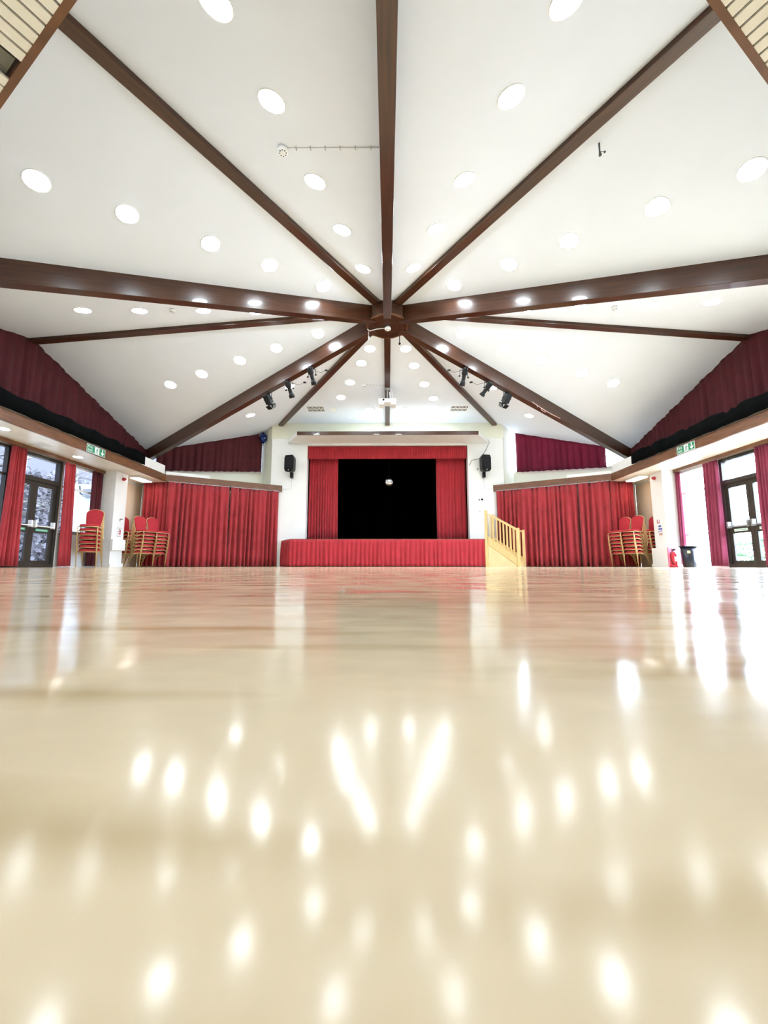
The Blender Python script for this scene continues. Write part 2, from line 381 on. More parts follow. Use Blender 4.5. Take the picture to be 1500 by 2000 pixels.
# clerestory curtains
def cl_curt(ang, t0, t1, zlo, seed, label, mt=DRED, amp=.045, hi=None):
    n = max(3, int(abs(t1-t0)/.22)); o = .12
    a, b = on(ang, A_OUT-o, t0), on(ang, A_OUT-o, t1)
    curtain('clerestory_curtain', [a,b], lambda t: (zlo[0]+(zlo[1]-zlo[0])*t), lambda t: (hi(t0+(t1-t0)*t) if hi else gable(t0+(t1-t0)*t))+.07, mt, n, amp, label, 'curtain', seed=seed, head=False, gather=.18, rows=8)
cl_curt(-90, -.03, 4.9, (3.3,3.42), 21, 'backlit dark red curtain filling the sloping high window above the left black drape')
cl_curt(-90, -4.0, .03, (3.3,3.3), 22, 'backlit dark red curtain in the left high window nearer the camera, cut by the picture edge')
cl_curt(90, -4.9, 0.03, (3.42,3.3), 23, 'backlit dark red curtain filling the sloping high window above the right black drape')
cl_curt(90, -.03, 4.0, (3.3,3.3), 24, 'backlit dark red curtain in the right high window nearer the camera, cut by the picture edge')
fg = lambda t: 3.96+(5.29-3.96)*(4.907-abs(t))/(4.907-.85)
cl_curt(-30, -4.55, -.92, (3.34,3.70), 25, 'backlit dark red curtain in the high front window left of the stage, beside the balloon', hi=fg)
cl_curt(30, 1.0, 4.1, (3.66,3.48), 26, 'purple-tinged backlit red curtain in the high front window right of the stage', mat('purple_backlit_fabric', (.15,.02,.045), .9, trans=.4, var=.3, vscale=3), hi=fg)  # backlit dark and purple window light are put into this fabric colour
# black drapes over the ledge parapet
def drape(s, y0, y1, label, seed):
    mb = MB(); rnd = random.Random(seed); n = 60
    for i in range(n+1):
        y = y0+(y1-y0)*i/n; sag = .02*math.sin(i*.8)+rnd.uniform(-.006,.006)
        if rnd.random() < .06: sag -= .07
        x = s*(A_IN-.03)
        ph = .012*math.sin(i*1.7)+.01*math.sin(i*.9+1)
        pts = [(x+s*.35, 3.30+sag), (x+s*.12, 3.36+sag), (x+s*.03, 3.39+sag), (x-s*(.005+ph*.3), 3.36+sag), (x-s*(.012+ph), 3.2), (x-s*(.014+ph), 3.035)]
        for px, pz in pts: mb.v.append(Vector((px, y, pz)))
    for i in range(n):
        for r in range(5): k = i*6+r; mb.f.append((k,k+1,k+7,k+6)); mb.sm.append(True)
    tag(obj('ledge_drape', mb, BLACKF, solid=.005, origin=(s*A_IN,(y0+y1)/2,3.04)), label, 'drape')
drape(-1, 5.3, 11.95, 'long black cloth draped over the ledge above the left timber fascia', 31)
drape(1, 5.3, 12.0, 'long black cloth draped over the ledge above the right timber fascia', 32)

# ------------------------------------------------------------------ inner ring: fascia boards, soffit, parapet
IB = 7.13  # the two back sides stand slightly nearer the hub
cor = {60: Vector((7.33,13.23)), 120: Vector((7.33,4.99)), 180: Vector((0,.785)), -60: Vector((-7.33,13.23)), -120: Vector((-7.33,4.99))}
def fascia(name, a, b, nout, z0=2.8, z1=3.03, th=.06, mt=WOODF, ext=0):
    d = (b-a).normalized(); a = a-d*ext; b = b+d*ext; m = MB()
    m.prism([a, b, b+nout*th, a+nout*th], z0, z1); return struct(obj(name, m, mt))
nl = Vector((-1,0)); nr_ = Vector((1,0)); nfl = Vector((-.5,.866)); nfr = Vector((.5,.866)); nbl = Vector((-.5,-.866)); nbr = Vector((.5,-.866))
fascia('trim_1', cor[-120], cor[-60], nl); fascia('trim_2', cor[120], cor[60], nr_)
fascia('trim_3', cor[-60], Vector((-3.97,15.17)), nfl); fascia('trim_4', cor[60], Vector((3.97,15.17)), nfr)
fascia('trim_5', cor[180], cor[-120], nbl, th=.035); fascia('trim_6', cor[180], cor[120], nbr, th=.035)
m = MB()  # parapets behind the fascia
for a, b, n, z1 in ((cor[-120],cor[-60],nl,3.33),(cor[120],cor[60],nr_,3.33),(cor[180],cor[-120],nbl,3.1),(cor[180],cor[120],nbr,3.1)):
    m.prism([a+n*.05, b+n*.05, b+n*.13, a+n*.13], 3.0, z1)
for s, n in ((-1,nfl),(1,nfr)):
    c = Vector((s*7.33,13.23)); e = Vector((s*6.17,13.9)); m.prism([c+n*.03,e+n*.03,e+n*.1,c+n*.1], 3.0, 3.14)
struct(obj('wall_ledge', m, WALL))
# soffit: boards with dark joints, one mesh per side
def soffit(a, b, nout, depth, mt=BOARD, gap=.012, pitch=.11, z=2.8, skip=None, o0=.06, bz=.02):
    d = (b-a); L_ = d.length; d = d.normalized(); k = int(L_/pitch); m = MB(); ang = math.atan2(d.y,d.x)
    for i in range(k+1):
        t = min(i*pitch+pitch/2, L_)
        if skip and skip[0] < t < skip[1]: continue
        c = a+d*t+nout*(depth/2+o0); m.box((c.x,c.y,z+.008), (pitch-gap, depth, .014), rz=ang)
    o = struct(obj('ceiling_soffit', m, mt))
    m2 = MB(); m2.prism([a+nout*.06, b+nout*.06, b+nout*(depth+.07), a+nout*(depth+.07)], z+bz, z+bz+.03)
    obj('soffit_backing', m2, DARK if skip is not None else mat('soffit_joint', (.45,.42,.36), .8), o); return o
soffit(Vector((-7.33,4.6)), Vector((-7.33,14.3)), nl, 1.17, gap=.004)
soffit(Vector((7.33,4.6)), Vector((7.33,14.3)), nr_, 1.17, gap=.004)
SLAT = mat('cream_slat', (.80,.75,.64), .5)
soffit(cor[180], cor[-120], nbl, 1.35, gap=.015, pitch=.077, skip=(2.32,2.50), mt=SLAT, o0=.035, bz=.09)
soffit(cor[180], cor[120], nbr, 1.35, gap=.015, pitch=.077, skip=(9,9.1), mt=SLAT, o0=.035, bz=.09)
m = MB(); d = (cor[-120]-cor[180]).normalized(); c = cor[180]+d*2.41+nbl*.35; m.box((c.x,c.y,2.835), (.13,.6,.01), rz=math.atan2(d.y,d.x))
for i in range(3): c2 = cor[180]+d*2.45+nbl*(.08+.02*i); m.box((c2.x,c2.y,2.828), (.01,.01,.004))
struct(obj('ceiling_gap_plate', m, mat('dusty_olive_metal', (.16,.15,.11), .6)))
m = MB(); m.prism([cor[-60]+nfl*.06, Vector((-3.97,15.17))+nfl*.06, Vector((-3.97,15.17))+nfl*1.0, cor[-60]+nfl*1.0], 2.82, 2.87)
m.prism([cor[60]+nfr*.06, Vector((3.97,15.17))+nfr*.06, Vector((3.97,15.17))+nfr*1.0, cor[60]+nfr*1.0], 2.82, 2.87)
struct(obj('ceiling_front_ledge', m, WALL))

# ------------------------------------------------------------------ roof beams (each in its own local frame, grain along X)
def beam(n, ang, zb0, z1, r1, depth, width=.17, end=None):
    """zc at hub to z1 at radius r1 (ceiling side), box of depth below"""
    p0 = pol(.42, ang); p1 = end if end is not None else pol(r1, ang)
    a = Vector((p0.x,p0.y,zb0)); b = Vector((p1[0],p1[1],z1)); d = b-a; Ln = d.length
    me = MB(); me.box((Ln/2,0,-depth/2+.03), (Ln,width,depth+.06))
    X = d.normalized(); Y = Vector((0,0,1)).cross(X).normalized(); Z = X.cross(Y)
    M = Matrix((X,Y,Z)).transposed().to_4x4(); M.translation = a
    o = obj('trim_%d' % n, me, WOOD, bevel=.006); o.matrix_world = M; WM[o.name] = M; return struct(o)
k = 10
for ang in (60,-60,120,-120,180):
    beam(k, ang, 6.04-.212*.42, 6.04-.212*9.75, 9.75, .36); k += 1
for ang in (90,-90,150,-150):
    beam(k, ang, 6.04-.0824*.42, 6.04-.0824*8.42, 8.42, .10); k += 1
beam(k, 0, 6.04-.092*.42, 5.47, 6.2, .10, end=(0,YW)); k += 1
for s in (-1, 1): beam(k, s*30, 5.99, 5.455, 0, .10, end=(s*4.12,YW)); k += 1
# hub
m = MB(); m.prism([pol(.485, 15+30*i) for i in range(12)], 5.63, 6.02)
hub = struct(obj('trim_30', m, WOOD)); 
m = MB()
for i in range(9):
    x = -.48+.12*i-.0+.0; hw = math.sqrt(max(.01,.46**2-x*x)) if abs(x) < .455 else .05
    m.box((x,9,5.622), (.112,2*hw*.97,.014))
obj('hub_plank_panel', m, WOOD, hub)
m = MB(); P = [pol(.50, 15+30*i) for i in range(12)]; Q = [pol(.47, 15+30*i) for i in range(12)]
for i in range(12): m.prism([P[i],P[(i+1)%12],Q[(i+1)%12],Q[i]], 5.605, 5.64)
obj('hub_edge_bead', m, WOODF, hub)

# ------------------------------------------------------------------ canopy over the stage
m = MB(); m.prism([(-3.25,14.2),(3.26,14.2),(3.84,YW-.015),(-3.82,YW-.015)], 4.675, 4.79)
cn = tag(obj('stage_canopy', m, WALL, origin=(0,14.7,4.675)), 'white boxed canopy with a brown front board projecting above the stage opening', 'canopy')
m = MB(); m.box((.005,14.185,4.745), (6.5,.03,.135)); obj('front_board', m, WOOD, cn, bevel=.004)

# ------------------------------------------------------------------ pillars and alcoves
m = MB(); m.span((-8.5,11.74,0),(-7.97,12.28,2.8)); pl = struct(obj('wall_pillar_left', m, WALL))
m = MB(); m.span((-7.985,11.72,.48),(-7.90,12.30,.80)); m.span((-8.5,11.72,.0),(-7.93,12.30,.10)); obj('boxing', m, WALL, pl, bevel=.004)
m = MB(); m.span((7.97,11.74,0),(8.5,12.28,2.8)); pr = struct(obj('wall_pillar_right', m, WALL))
m = MB(); m.span((7.86,11.6,.0),(8.2,12.3,.55)); m.span((7.84,11.58,.0),(8.22,12.32,.07)); obj('boxing', m, WALL, pr, bevel=.004)

# ------------------------------------------------------------------ side windows and doors (on x = s*8.5)
def frame_rect(mb, x, y0, y1, z0, z1, t, d=.06):
    mb.span((x-d/2,y0,z0),(x+d/2,y0+t,z1)); mb.span((x-d/2,y1-t,z0),(x+d/2,y1,z1)); mb.span((x-d/2,y0+t,z0),(x+d/2,y1-t,z0+t)); mb.span((x-d/2,y0+t,z1-t),(x+d/2,y1-t,z1))
def double_door(idx, s, y0, ym, y1, green):
    x = s*8.5; top = 2.06
    fr = MB(); frame_rect(fr, x, y0-.08, y1+.08, 0, 2.71, .08, .12); fr.span((x-.06,y0,top),(x+.06,y1,top+.1))
    D = struct(obj('door_%d' % idx, fr, FRAME))
    g = MB(); g.span((x-.004,y0,top+.1),(x+.004,y1,2.63)); obj('transom_pane', g, GLASS, D)
    xi = x - s*.03
    for a, b in ((y0,ym),(ym,y1)):
        lf = MB(); t = .095; lf.span((x-.025,a+.004,.01),(x+.025,a+t,top)); lf.span((x-.025,b-t,.01),(x+.025,b-.004,top))
        lf.span((x-.025,a+t,.01),(x+.025,b-t,.16)); lf.span((x-.025,a+t,.82),(x+.025,b-t,1.02)); lf.span((x-.025,a+t,top-.11),(x+.025,b-t,top))
        l = obj('door_leaf', lf, FRAME, D, bevel=.003)
        g = MB(); g.span((x-.004,a+t,.16),(x+.004,b-t,.82)); g.span((x-.004,a+t,1.02),(x+.004,b-t,top-.11)); obj('door_pane', g, GLASS, l)
        pb = MB(); pb.tube([(x-s*.11,a+.06,.985),(x-s*.11,b-.06,.985)], .016, 8)
        for yy in (a+.06, b-.06): pb.box((x-s*.07,yy,1.03), (.09,.045,.16)); 
        obj('push_bar', pb, WPL if s < 0 else GREY, l, bevel=.004)
        gp = MB(); gp.box((x-s*.03,(a+b)/2,.895), (.008,(b-a)*.55,.06)); 
        lb = obj('push_bar_label', gp, mat('green_label', (.10,.42,.28), .5) if green else mat('pale_label', (.62,.72,.66), .5), l)
        tx = MB()
        for i in range(9): tx.box((x-s*.0345,(a+b)/2-(b-a)*.2+i*(b-a)*.05,.895), (.001,(b-a)*.03,.018))
        obj('label_lettering', tx, WPL if green else mat('green_print', (.12,.35,.25), .5), lb)
    return D
double_door(1, -1, 8.95, 9.61, 10.26, True)
double_door(2, 1, 8.83, 9.52, 10.2, False)
def side_window(idx, s, y0, y1, bars, fill=None):
    x = s*8.5; fr = MB(); frame_rect(fr, x, y0, y1, 0, 2.71, .05, .1)
    for z in bars: fr.span((x-.04,y0+.05,z-.025),(x+.04,y1-.05,z+.025))
    W_ = struct(obj('window_%d' % idx, fr, FRAME if s < 0 and not fill else WPL))
    g = MB(); g.span((x-.004,y0+.04,fill or .04),(x+.004,y1-.04,2.67)); obj('pane', g, GLASS, W_)
    if fill:
        p = MB(); p.span((x-.03,y0+.04,.04),(x+.03,y1-.04,fill)); q = obj('panel', p, mat('pale_panel', (.85,.88,.88), .4), W_)
        v = MB()
        for i in range(5): v.box((x+.034,y0+.22,.30+.022*i), (.01,.13,.009))
        obj('vent_grille', v, GREY, q)
        b = MB(); b.span((x+.03,y0+.1,.87),(x+.05,y1-.05,.95)); obj('ledge_strip', b, GREY, W_)
    return W_
side_window(11, -1, 7.9, 8.87, (2.06,))
side_window(12, -1, 10.36, 11.72, (2.08,), fill=.88)
side_window(13, -1, 5.1, 7.85, (2.06,))
side_window(14, 1, 10.3, 11.72, (2.08,.9))
side_window(15, 1, 7.9, 8.75, (2.06,))
side_window(16, 1, 5.1, 7.85, (2.06,))
for i, s in enumerate((-1, 1)):   # brown rails under the soffit
    m = MB(); m.span((s*8.30,5.0,2.71),(s*8.36,11.74,2.80)); struct(obj('trim_%d' % (40+i), m, WOODF))
def tall(name, s, pts_t, pts_b, mt, pleats, label, seed, z0=.03, amp=.05):
    """side curtain whose hem may sit elsewhere than its head"""
    c = curtain(name, [(s*8.33,pts_t[0]),(s*8.33,pts_t[1])], z0, 2.7, mt, pleats, amp, label, 'curtain', seed=seed, head=False, gather=.7)
    me = c.data; y0, y1 = pts_t; b0, b1 = pts_b; oy = (y0+y1)/2
    for v in me.vertices:
        y = v.co.y+oy; u = (2.7-(v.co.z+z0))/(2.7-z0); t = (y-y0)/(y1-y0); v.co.y = (y*(1-u)+(b0+(b1-b0)*t)*u)-oy
    return c
tall('window_curtain', -1, (8.78,9.14), (8.7,9.22), RED, 5, 'red curtain hanging left of the dark glazed doors at the left edge', 41)
tall('window_curtain', -1, (10.30,10.64), (10.36,10.80), RED, 5, 'red curtain hanging just right of the left glazed doors', 42)
tall('window_curtain', -1, (11.30,11.70), (11.33,11.71), DRED, 5, 'dark maroon curtain behind the single chair stack by the left pillar', 43)
tall('window_curtain', 1, (11.54,11.70), (11.58,11.71), PLUM, 4, 'narrow plum curtain hanging above the black bin by the right pillar', 44)
tall('window_curtain', 1, (10.20,10.62), (10.22,10.68), PLUM, 6, 'plum curtain hanging left of the right glazed doors', 45)
tall('window_curtain', 1, (8.7,9.1), (8.7,9.1), PLUM, 5, 'plum curtain cut off by the right picture edge', 46)

# ------------------------------------------------------------------ downlights
DL = {
 'left of the long beam overhead': [(-0.47,7.29),(-0.75,6.15),(-1.02,5.13),(-1.3,3.97),(-1.55,3.07)],
 'right of the long beam overhead': [(0.51,7.28),(0.81,6.16),(1.09,5.13),(1.39,3.96),(1.63,3.1)],
 'above the left deep beam': [(-1.32,7.76),(-2.18,6.92),(-2.96,6.2),(-3.84,5.4),(-4.58,4.71)],
 'above the right deep beam': [(1.37,7.73),(2.24,6.91),(3.01,6.17),(3.9,5.33),(4.63,4.63)],
 'between the left deep and thin beams': [(-1.77,8.61),(-2.92,8.44),(-3.95,8.13),(-5.15,7.86),(-6.13,7.6)],
 'between the right deep and thin beams': [(1.81,8.59),(3.03,8.31),(4.06,7.99),(5.27,7.64),(6.22,7.33)],
 'below the left thin side beam': [(-1.72,9.5),(-2.85,9.84),(-3.88,10.15),(-5.04,10.5),(-6.04,10.8)],
 'below the right thin side beam': [(1.85,9.52),(3.01,9.88),(4.04,10.16),(5.23,10.5),(6.22,10.78)],
 'behind the left stage spotlights': [(-1.41,10.15),(-2.97,11.85),(-4.64,13.3)],
 'behind the right stage spotlights': [(1.47,10.14),(3.16,11.8),(4.78,13.33)],
 'in a row left of the projector': [(-0.48,10.49),(-0.75,11.17),(-1.17,12.22),(-1.56,13.16)],
 'in a row right of the projector': [(0.5,10.5),(0.78,11.31),(1.17,12.35),(1.56,13.26)],
}
ORD = ['nearest the hub', 'second from the hub', 'third from the hub', 'fourth from the hub', 'furthest from the hub']
ring = MB(); ring.rev((0,0,0), [(.14,-.002),(.15,-.006),(.156,-.004),(.158,.006)], n=32)
lens = MB(); lens.rev((0,0,0), [(.001,-.010),(.140,-.008),(.143,.004)], n=32)
def place_on_ceiling(o, p, off=.0):
    n = znorm(p); z = zc(p); o.location = (p[0], p[1], z-off); o.rotation_mode = 'XYZ'; o.rotation_euler = Vector((0,0,1)).rotation_difference(n).to_euler()
proto = thing('downlight', 'x', 'ceiling light', (0,0,0)); obj('rim', ring, WPL, proto); obj('lens', lens, LAMPM, proto)
first = True
def downlight(p, label, grp='round downlights set in the white ceiling'):
    global first
    o = proto if first else copy_tree(proto); first = False
    place_on_ceiling(o, p, .003); tag(o, label, 'ceiling light', grp); return o
for sec, pts in DL.items():
    for i, p in enumerate(pts):
        od = ORD[i] if not (i == len(pts)-1 and len(pts) < 5) else ORD[4]
        downlight(p, 'round lit downlight '+sec+', '+od)
downlight((-0.64,14.1), 'round lit downlight just left of the thin centre beam by the stage wall')
downlight((0.63,14.13), 'round lit downlight just right of the thin centre beam by the stage wall')
downlight((1.91,14.14), 'round lit downlight beside the right ceiling grille above the stage')
un = MB(); un.rev((0,0,0), [(.001,-.006),(.11,-.006),(.12,-.01),(.14,-.008),(.145,.004)], n=28)
o = obj('blank_ceiling_disc', un, WPL); place_on_ceiling(o, (-1.95,14.05)); tag(o, 'unlit round white ceiling disc beside the left grille', 'ceiling disc')
# grilles
for s, side in ((-1,'left'),(1,'right')):
    p = (s*2.55,13.99); v = thing('ceiling_grille', 'slotted white ventilation grille in the ceiling above the stage, '+side+' one', 'vent', (0,0,0))
    pm = MB(); 
    pm.box((0,0,-.004),(.66,.46,.008)); obj('grille_plate', pm, WPL, v)
    sl = MB()
    for r in (-.105,.105):
        for i in range(12): sl.box((-.27+.049*i, r, -.0095),(.024,.15,.004))
    obj('slots', sl, DARK, v)
    place_on_ceiling(v, p)
# side soffit lights and vents
for x, y, lab in ((-7.91,10.13,'round soffit light left of the fire exit sign above the glazed doors'),(-7.79,7.95,'round soffit light at the left picture edge'),
                  (7.91,10.6,'round soffit light above the right window, lost in daylight')):
    t = thing('soffit_light', lab, 'ceiling light', (x,y,2.8)); r = MB(); r.rev((x,y,2.8),[(.10,-.002),(.12,-.012),(.125,.003)], n=24); obj('rim', r, WPL, t)
    l = MB(); l.rev((x,y,2.8),[(.001,-.015),(.10,-.013),(.10,.002)], n=24); obj('lens', l, LAMPS, t)
for s, y, side in ((-1,9.05,'left'),(1,9.07,'right')):
    t = thing('soffit_vent', 'flat square vent panel in the boarded '+side+' soffit', 'vent', (s*7.95,y,2.8))
    r = MB(); frame_ = [(.0,.2),(.0,-.2)]
    r.box((s*7.95,y,2.796),(.36,.36,.01)); obj('vent_plate', r, BOARD, t)
    q = MB(); 
    for i in range(6): q.box((s*7.95-.14+.056*i,y,2.789),(.012,.28,.004))
    obj('vent_slats', q, GREY, t)
for s, side in ((-1,'left'),(1,'right')):
    t = thing('luminaire', 'rectangular white light fitting under the soffit behind the '+side+' pillar', 'ceiling light', (s*7.85,12.75,2.8))
    r = MB(); r.box((s*7.85,12.75,2.77),(.34,.72,.05)); obj('housing', r, WPL, t, bevel=.008)
    q = MB(); q.box((s*7.85,12.75,2.74),(.28,.66,.02)); obj('diffuser', q, TUBE, t)

# ------------------------------------------------------------------ detectors and small ceiling fixtures
def detector(p, label, cable=None, zoff=0, z=None, big=1.0):
    z_ = (z if z is not None else zc(p)); t = thing('smoke_detector', label, 'smoke detector', (p[0],p[1],z_))
    b = MB(); b.rev((p[0],p[1],z_-.035*big),[(.03*big,-.028*big),(.052*big,-.018*big),(.058*big,.0),(.05*big,.03*big)], n=20); obj('sensor_head', b, WPL, t)
    q = MB()
    for i in range(8):
        a = i*PI/4; q.box((p[0]+.035*big*math.cos(a), p[1]+.035*big*math.sin(a), z_-.062*big),(.012,.012,.006), rz=a)
    obj('sensor_vents', q, BLK, t)
    if cable:
        c = MB(); c.tube(cable, .006, 6); obj('cable', c, WPL, t)
        c = MB()
        a, b_ = Vector(cable[1]), Vector(cable[-1])
        for i in range(6): pp = a.lerp(b_, (i+.5)/6); c.box(pp,(.012,.05,.012))
        obj('cable_clips', c, GREY, t)
    return t
p0 = (-1.34,4.62); e = (-.1,4.35)
detector(p0, 'white smoke detector on the ceiling with a clipped cable running to the overhead beam', [(p0[0],p0[1],zc(p0)-.01),(p0[0]+.08,p0[1]-.02,zc((p0[0]+.08,p0[1]-.02))-.008),(e[0],e[1],zc(e)-.008)], big=1.2)
detector((-4.5,7.92), 'small ceiling sensor between the left deep beam and the thin side beam')
detector((4.68,7.86), 'small ceiling sensor between the right deep beam and the thin side beam')
p0 = (-.74,12.35); e = (-.09,12.4)
detector(p0, 'white smoke detector on the ceiling left of the projector mount', [(p0[0],p0[1],zc(p0)-.01),(p0[0]+.06,p0[1],zc((p0[0]+.06,p0[1]))-.008),(e[0],e[1],zc(e)-.008)])
d = detector((.01,9.0), 'white smoke detector fixed under the centre of the timber hub', None, z=5.612, big=1.3)
c = MB(); c.tube([(-.03,9.0,5.585),(-.25,9.06,5.60),(-.42,9.12,5.59),(-.47,9.06,5.60)], .012, 6); obj('conduit', c, WPL, d)
c = MB(); c.tube([(2.78,4.73,5.54),(2.78,4.73,5.42),(2.785,4.73,5.36)], [.012,.01,.02], 8); c.ball((2.84,4.72,5.40),.014); c.tube([(2.78,4.73,5.42),(2.84,4.72,5.40)],.004,5)
tag(obj('ceiling_hook', c, mat('dark_grey_metal', (.06,.06,.06), .5), origin=(2.78,4.73,5.54)), 'small dark hook hanging from the ceiling right of the upper right beam', 'hook')
c = MB(); c.tube([(-.44,9.12,5.62),(-.45,9.14,5.5),(-.44,9.14,5.44)], .008, 6); c.tube([(-.44,9.14,5.45),(-.44,9.14,5.37)], [.02,.016], 8)
tag(obj('pull_cord', c, WPL, origin=(-.44,9.12,5.62)), 'short white cord hanging from the left of the timber hub', 'cord')
c = MB(); c.tube([(.30,9.40,5.62),(.30,9.40,5.44)], .011, 8); c.ball((.30,9.40,5.42),.03)
tag(obj('hanging_microphone', c, BLK, origin=(.30,9.40,5.62)), 'small black microphone hanging from the right of the timber hub', 'microphone')
# loose white cable stapled on the right front beam
def on_beam(s, r, side=0, dz=0): # point on the underside of the +-60 beam
    p = pol(r, s*60); t = Vector((math.cos(math.radians(s*60)), -math.sin(math.radians(s*60)))); p = p+t*side
    return Vector((p.x, p.y, 6.04-.212*r-.37+dz))
c = MB(); c.tube([on_beam(1,r,.086,.05-.05*math.sin((r-4.7)*2)) for r in (4.75,4.95,5.1,5.3,5.6,5.95)], .009, 6)
c.tube([on_beam(1,4.95,.087,.04), on_beam(1,4.97,.087,-.03)], .008, 5); c.tube([on_beam(1,5.1,.087,.02), on_beam(1,5.15,.095,-.06), on_beam(1,5.3,.09,-.05)], .008, 5)
tag(obj('loose_cable', c, mat('pinkish_white_cable', (.8,.6,.55), .5), origin=on_beam(1,4.75)), 'loose whitish cable along the underside of the right front beam', 'cable')

# ------------------------------------------------------------------ projector
t = thing('projector', 'white ceiling projector hung on a pole from the thin centre beam', 'projector', (0,12.5,5.62))
PX = .0; PY = 12.5; PZ = 5.20
b = MB(); b.box((PX,PY,PZ),(.56,.36,.13)); body = obj('body', b, WPL, t, bevel=.02)
q = MB(); q.box((PX-.26,PY+.02,PZ-.13),(.0001,.0001,.0001))
b = MB(); b.rev((PX-.12,PY-.18,PZ+.01),[(.028,0),(.03,-.02)], axis=(0,1,0), n=16); obj('rear_socket', b, BLK, body)
b = MB()
for i in range(6): b.box((PX+.02+.035*i,PY-.181,PZ+.0),(.018,.004,.012))
for i in range(5): b.box((PX-.2+.03*i,PY-.181,PZ-.035),(.016,.004,.008)); b.box((PX+.08+.03*i,PY-.181,PZ-.035),(.016,.004,.008))
obj('ports', b, GREY, body)
b = MB(); b.rev((PX+.12,PY+.18,PZ),[(.05,0),(.055,.03),(.045,.04)], axis=(0,1,0), n=20); obj('lens', b, BLK, body)
b = MB(); b.tube([(0,12.42,5.62),(0,12.46,PZ+.07)], .022, 10); b.box((0,12.42,5.62),(.14,.14,.02)); b.box((0,12.46,PZ+.075),(.18,.14,.02)); obj('mount_pole', b, GREY, t)
b = MB(); b.box((-.19,PY,PZ-.10),(.17,.34,.07)); b.box((.19,PY,PZ-.10),(.17,.34,.07)); obj('side_shroud', b, WPL, t, bevel=.01)
b = MB(); b.tube([(.10,12.35,5.63),(.15,12.35,5.5),(.16,12.36,5.3),(.14,12.4,5.2)], .007, 6); b.tube([(.07,12.4,5.5),(.09,12.42,5.24)], .014, 6); obj('cable', b, WPL, t)
b = MB(); b.tube([(.12,12.68,5.16),(.13,13.0,5.05),(.16,13.6,4.93),(.22,14.17,4.85),(.24,14.21,4.80)], .008, 6)
tag(obj('projector_cable', b, WPL, origin=(.12,12.68,5.16)), 'thin white cable running from the projector down to the stage canopy', 'cable')

# ------------------------------------------------------------------ stage spotlights
def spot(s, r, kind, ax, label, drop=.10, plug=True, length=.46):
    p = pol(r, s*60); zb = 6.04-.212*r-.37; top = Vector((p.x,p.y,zb)); ax = Vector(ax).normalized()
    t = thing('stage_spotlight', label, 'stage light', top, 0, 'black stage spotlights under the front beams')
    c = top+Vector((0,0,-drop-.18)); side = ax.cross(Vector((0,0,1))).normalized()
    y = MB(); hw = .115; y.tube([c+side*hw, c+side*hw+Vector((0,0,.15)), c+side*hw*.8+Vector((0,0,.17)), c-side*hw*.8+Vector((0,0,.17)), c-side*hw+Vector((0,0,.15)), c-side*hw], .009, 6, smooth=False)
    y.tube([c+Vector((0,0,.17)), top+Vector((0,0,.02))], .012, 8); yk = obj('yoke', y, BLKM, t)
    k = MB(); 
    for q in (-1,1): k.rev(c+side*q*hw, [(.024,0),(.024,.03*1)], axis=side*q, n=10)
    obj('tilt_knob', k, BLKM, t)
    if kind == 'profile':
        b = MB(); b.rev(c-ax*length*.5, [(.03,0),(.07,.01),(.078,.04),(.078,.16),(.07,.18),(.052,.20),(.052,.34),(.06,.35),(.074,.38),(.078,length)], axis=ax, n=18); bd = obj('lamp_body', b, BLKM, t)
        f = MB()
        for i in range(5): f.rev(c-ax*(length*.5-.03-.026*i), [(.083,0),(.085,.005),(.083,.01)], axis=ax, n=18)
        obj('cooling_fins', f, BLK, bd)
        sh = MB(); 
        for q in (-1,1): sh.tube([c+ax*.0+side*q*.05, c+ax*.0+side*q*.12], .005, 5)
        obj('shutter_handles', sh, GREY, t)
        l = MB(); l.rev(c+ax*(length*.5), [(.066,.001),(.066,.004)], axis=ax, n=18); obj('lens', l, mat('dark_glass', (.03,.03,.035), .05), t)
    else:
        u = ax.cross(side).normalized(); M3 = Matrix((side, u, -ax)).transposed()
        b = MB(); b.box(c, (.17,.17,.26), M=M3); b.rev(c+ax*.13, [(.075,0),(.08,.04)], axis=ax, n=18); obj('lamp_body', b, BLKM, t, bevel=.015)
        for q, w_ in ((1,.13),(-1,.13)):
            d = MB(); M4 = M3 @ Matrix.Rotation(.5*q, 3, 'Y'); d.box(c+ax*.22+side*q*.11, (.004,.15,.11), M=M4); obj('barn_door', d, BLK if q*s > 0 else mat('grey_barn_door', (.12,.13,.13), .5), t)
        d = MB(); d.box(c+ax*.22+u*.10, (.15,.004,.11), M=M3 @ Matrix.Rotation(-.4, 3, 'X')); d.box(c+ax*.22-u*.10, (.15,.004,.11), M=M3 @ Matrix.Rotation(.4, 3, 'X')); obj('barn_door', d, BLK, t)
    if plug:
        e = top+Vector((-s*.30,.35,.10)) ; cb = MB()
        cb.tube([c-ax*length*.5+side*.0, c-ax*length*.5+Vector((-s*-.06,0,.05)), top+Vector((s*.05,0,-.06)), top+Vector((-s*.05,.08,-.05)), top+Vector((-s*.2,.25,-.02)), e], .005, 5); cb2 = obj('cable', cb, BLK, t)
        pg = MB(); pg.tube([e, e+Vector((-s*.05,.06,.02))], .024, 8); obj('plug', pg, BLK, cb2)
    return t
spot(-1, 3.85, 'fresnel', (.28,.55,-.75), 'black stage spotlight with barn doors, lowest on the left front beam', plug=False, drop=.02)
spot(-1, 3.05, 'profile', (.25,.42,-.85), 'black tube-shaped stage spotlight, middle of the three on the left front beam', drop=.08)
spot(-1, 2.28, 'profile', (.22,.42,-.85), 'black tube-shaped stage spotlight, nearest the hub on the left front beam', drop=.05)
spot(1, 2.30, 'profile', (-.16,.42,-.85), 'black tube-shaped stage spotlight, nearest the hub on the right front beam', drop=.08)
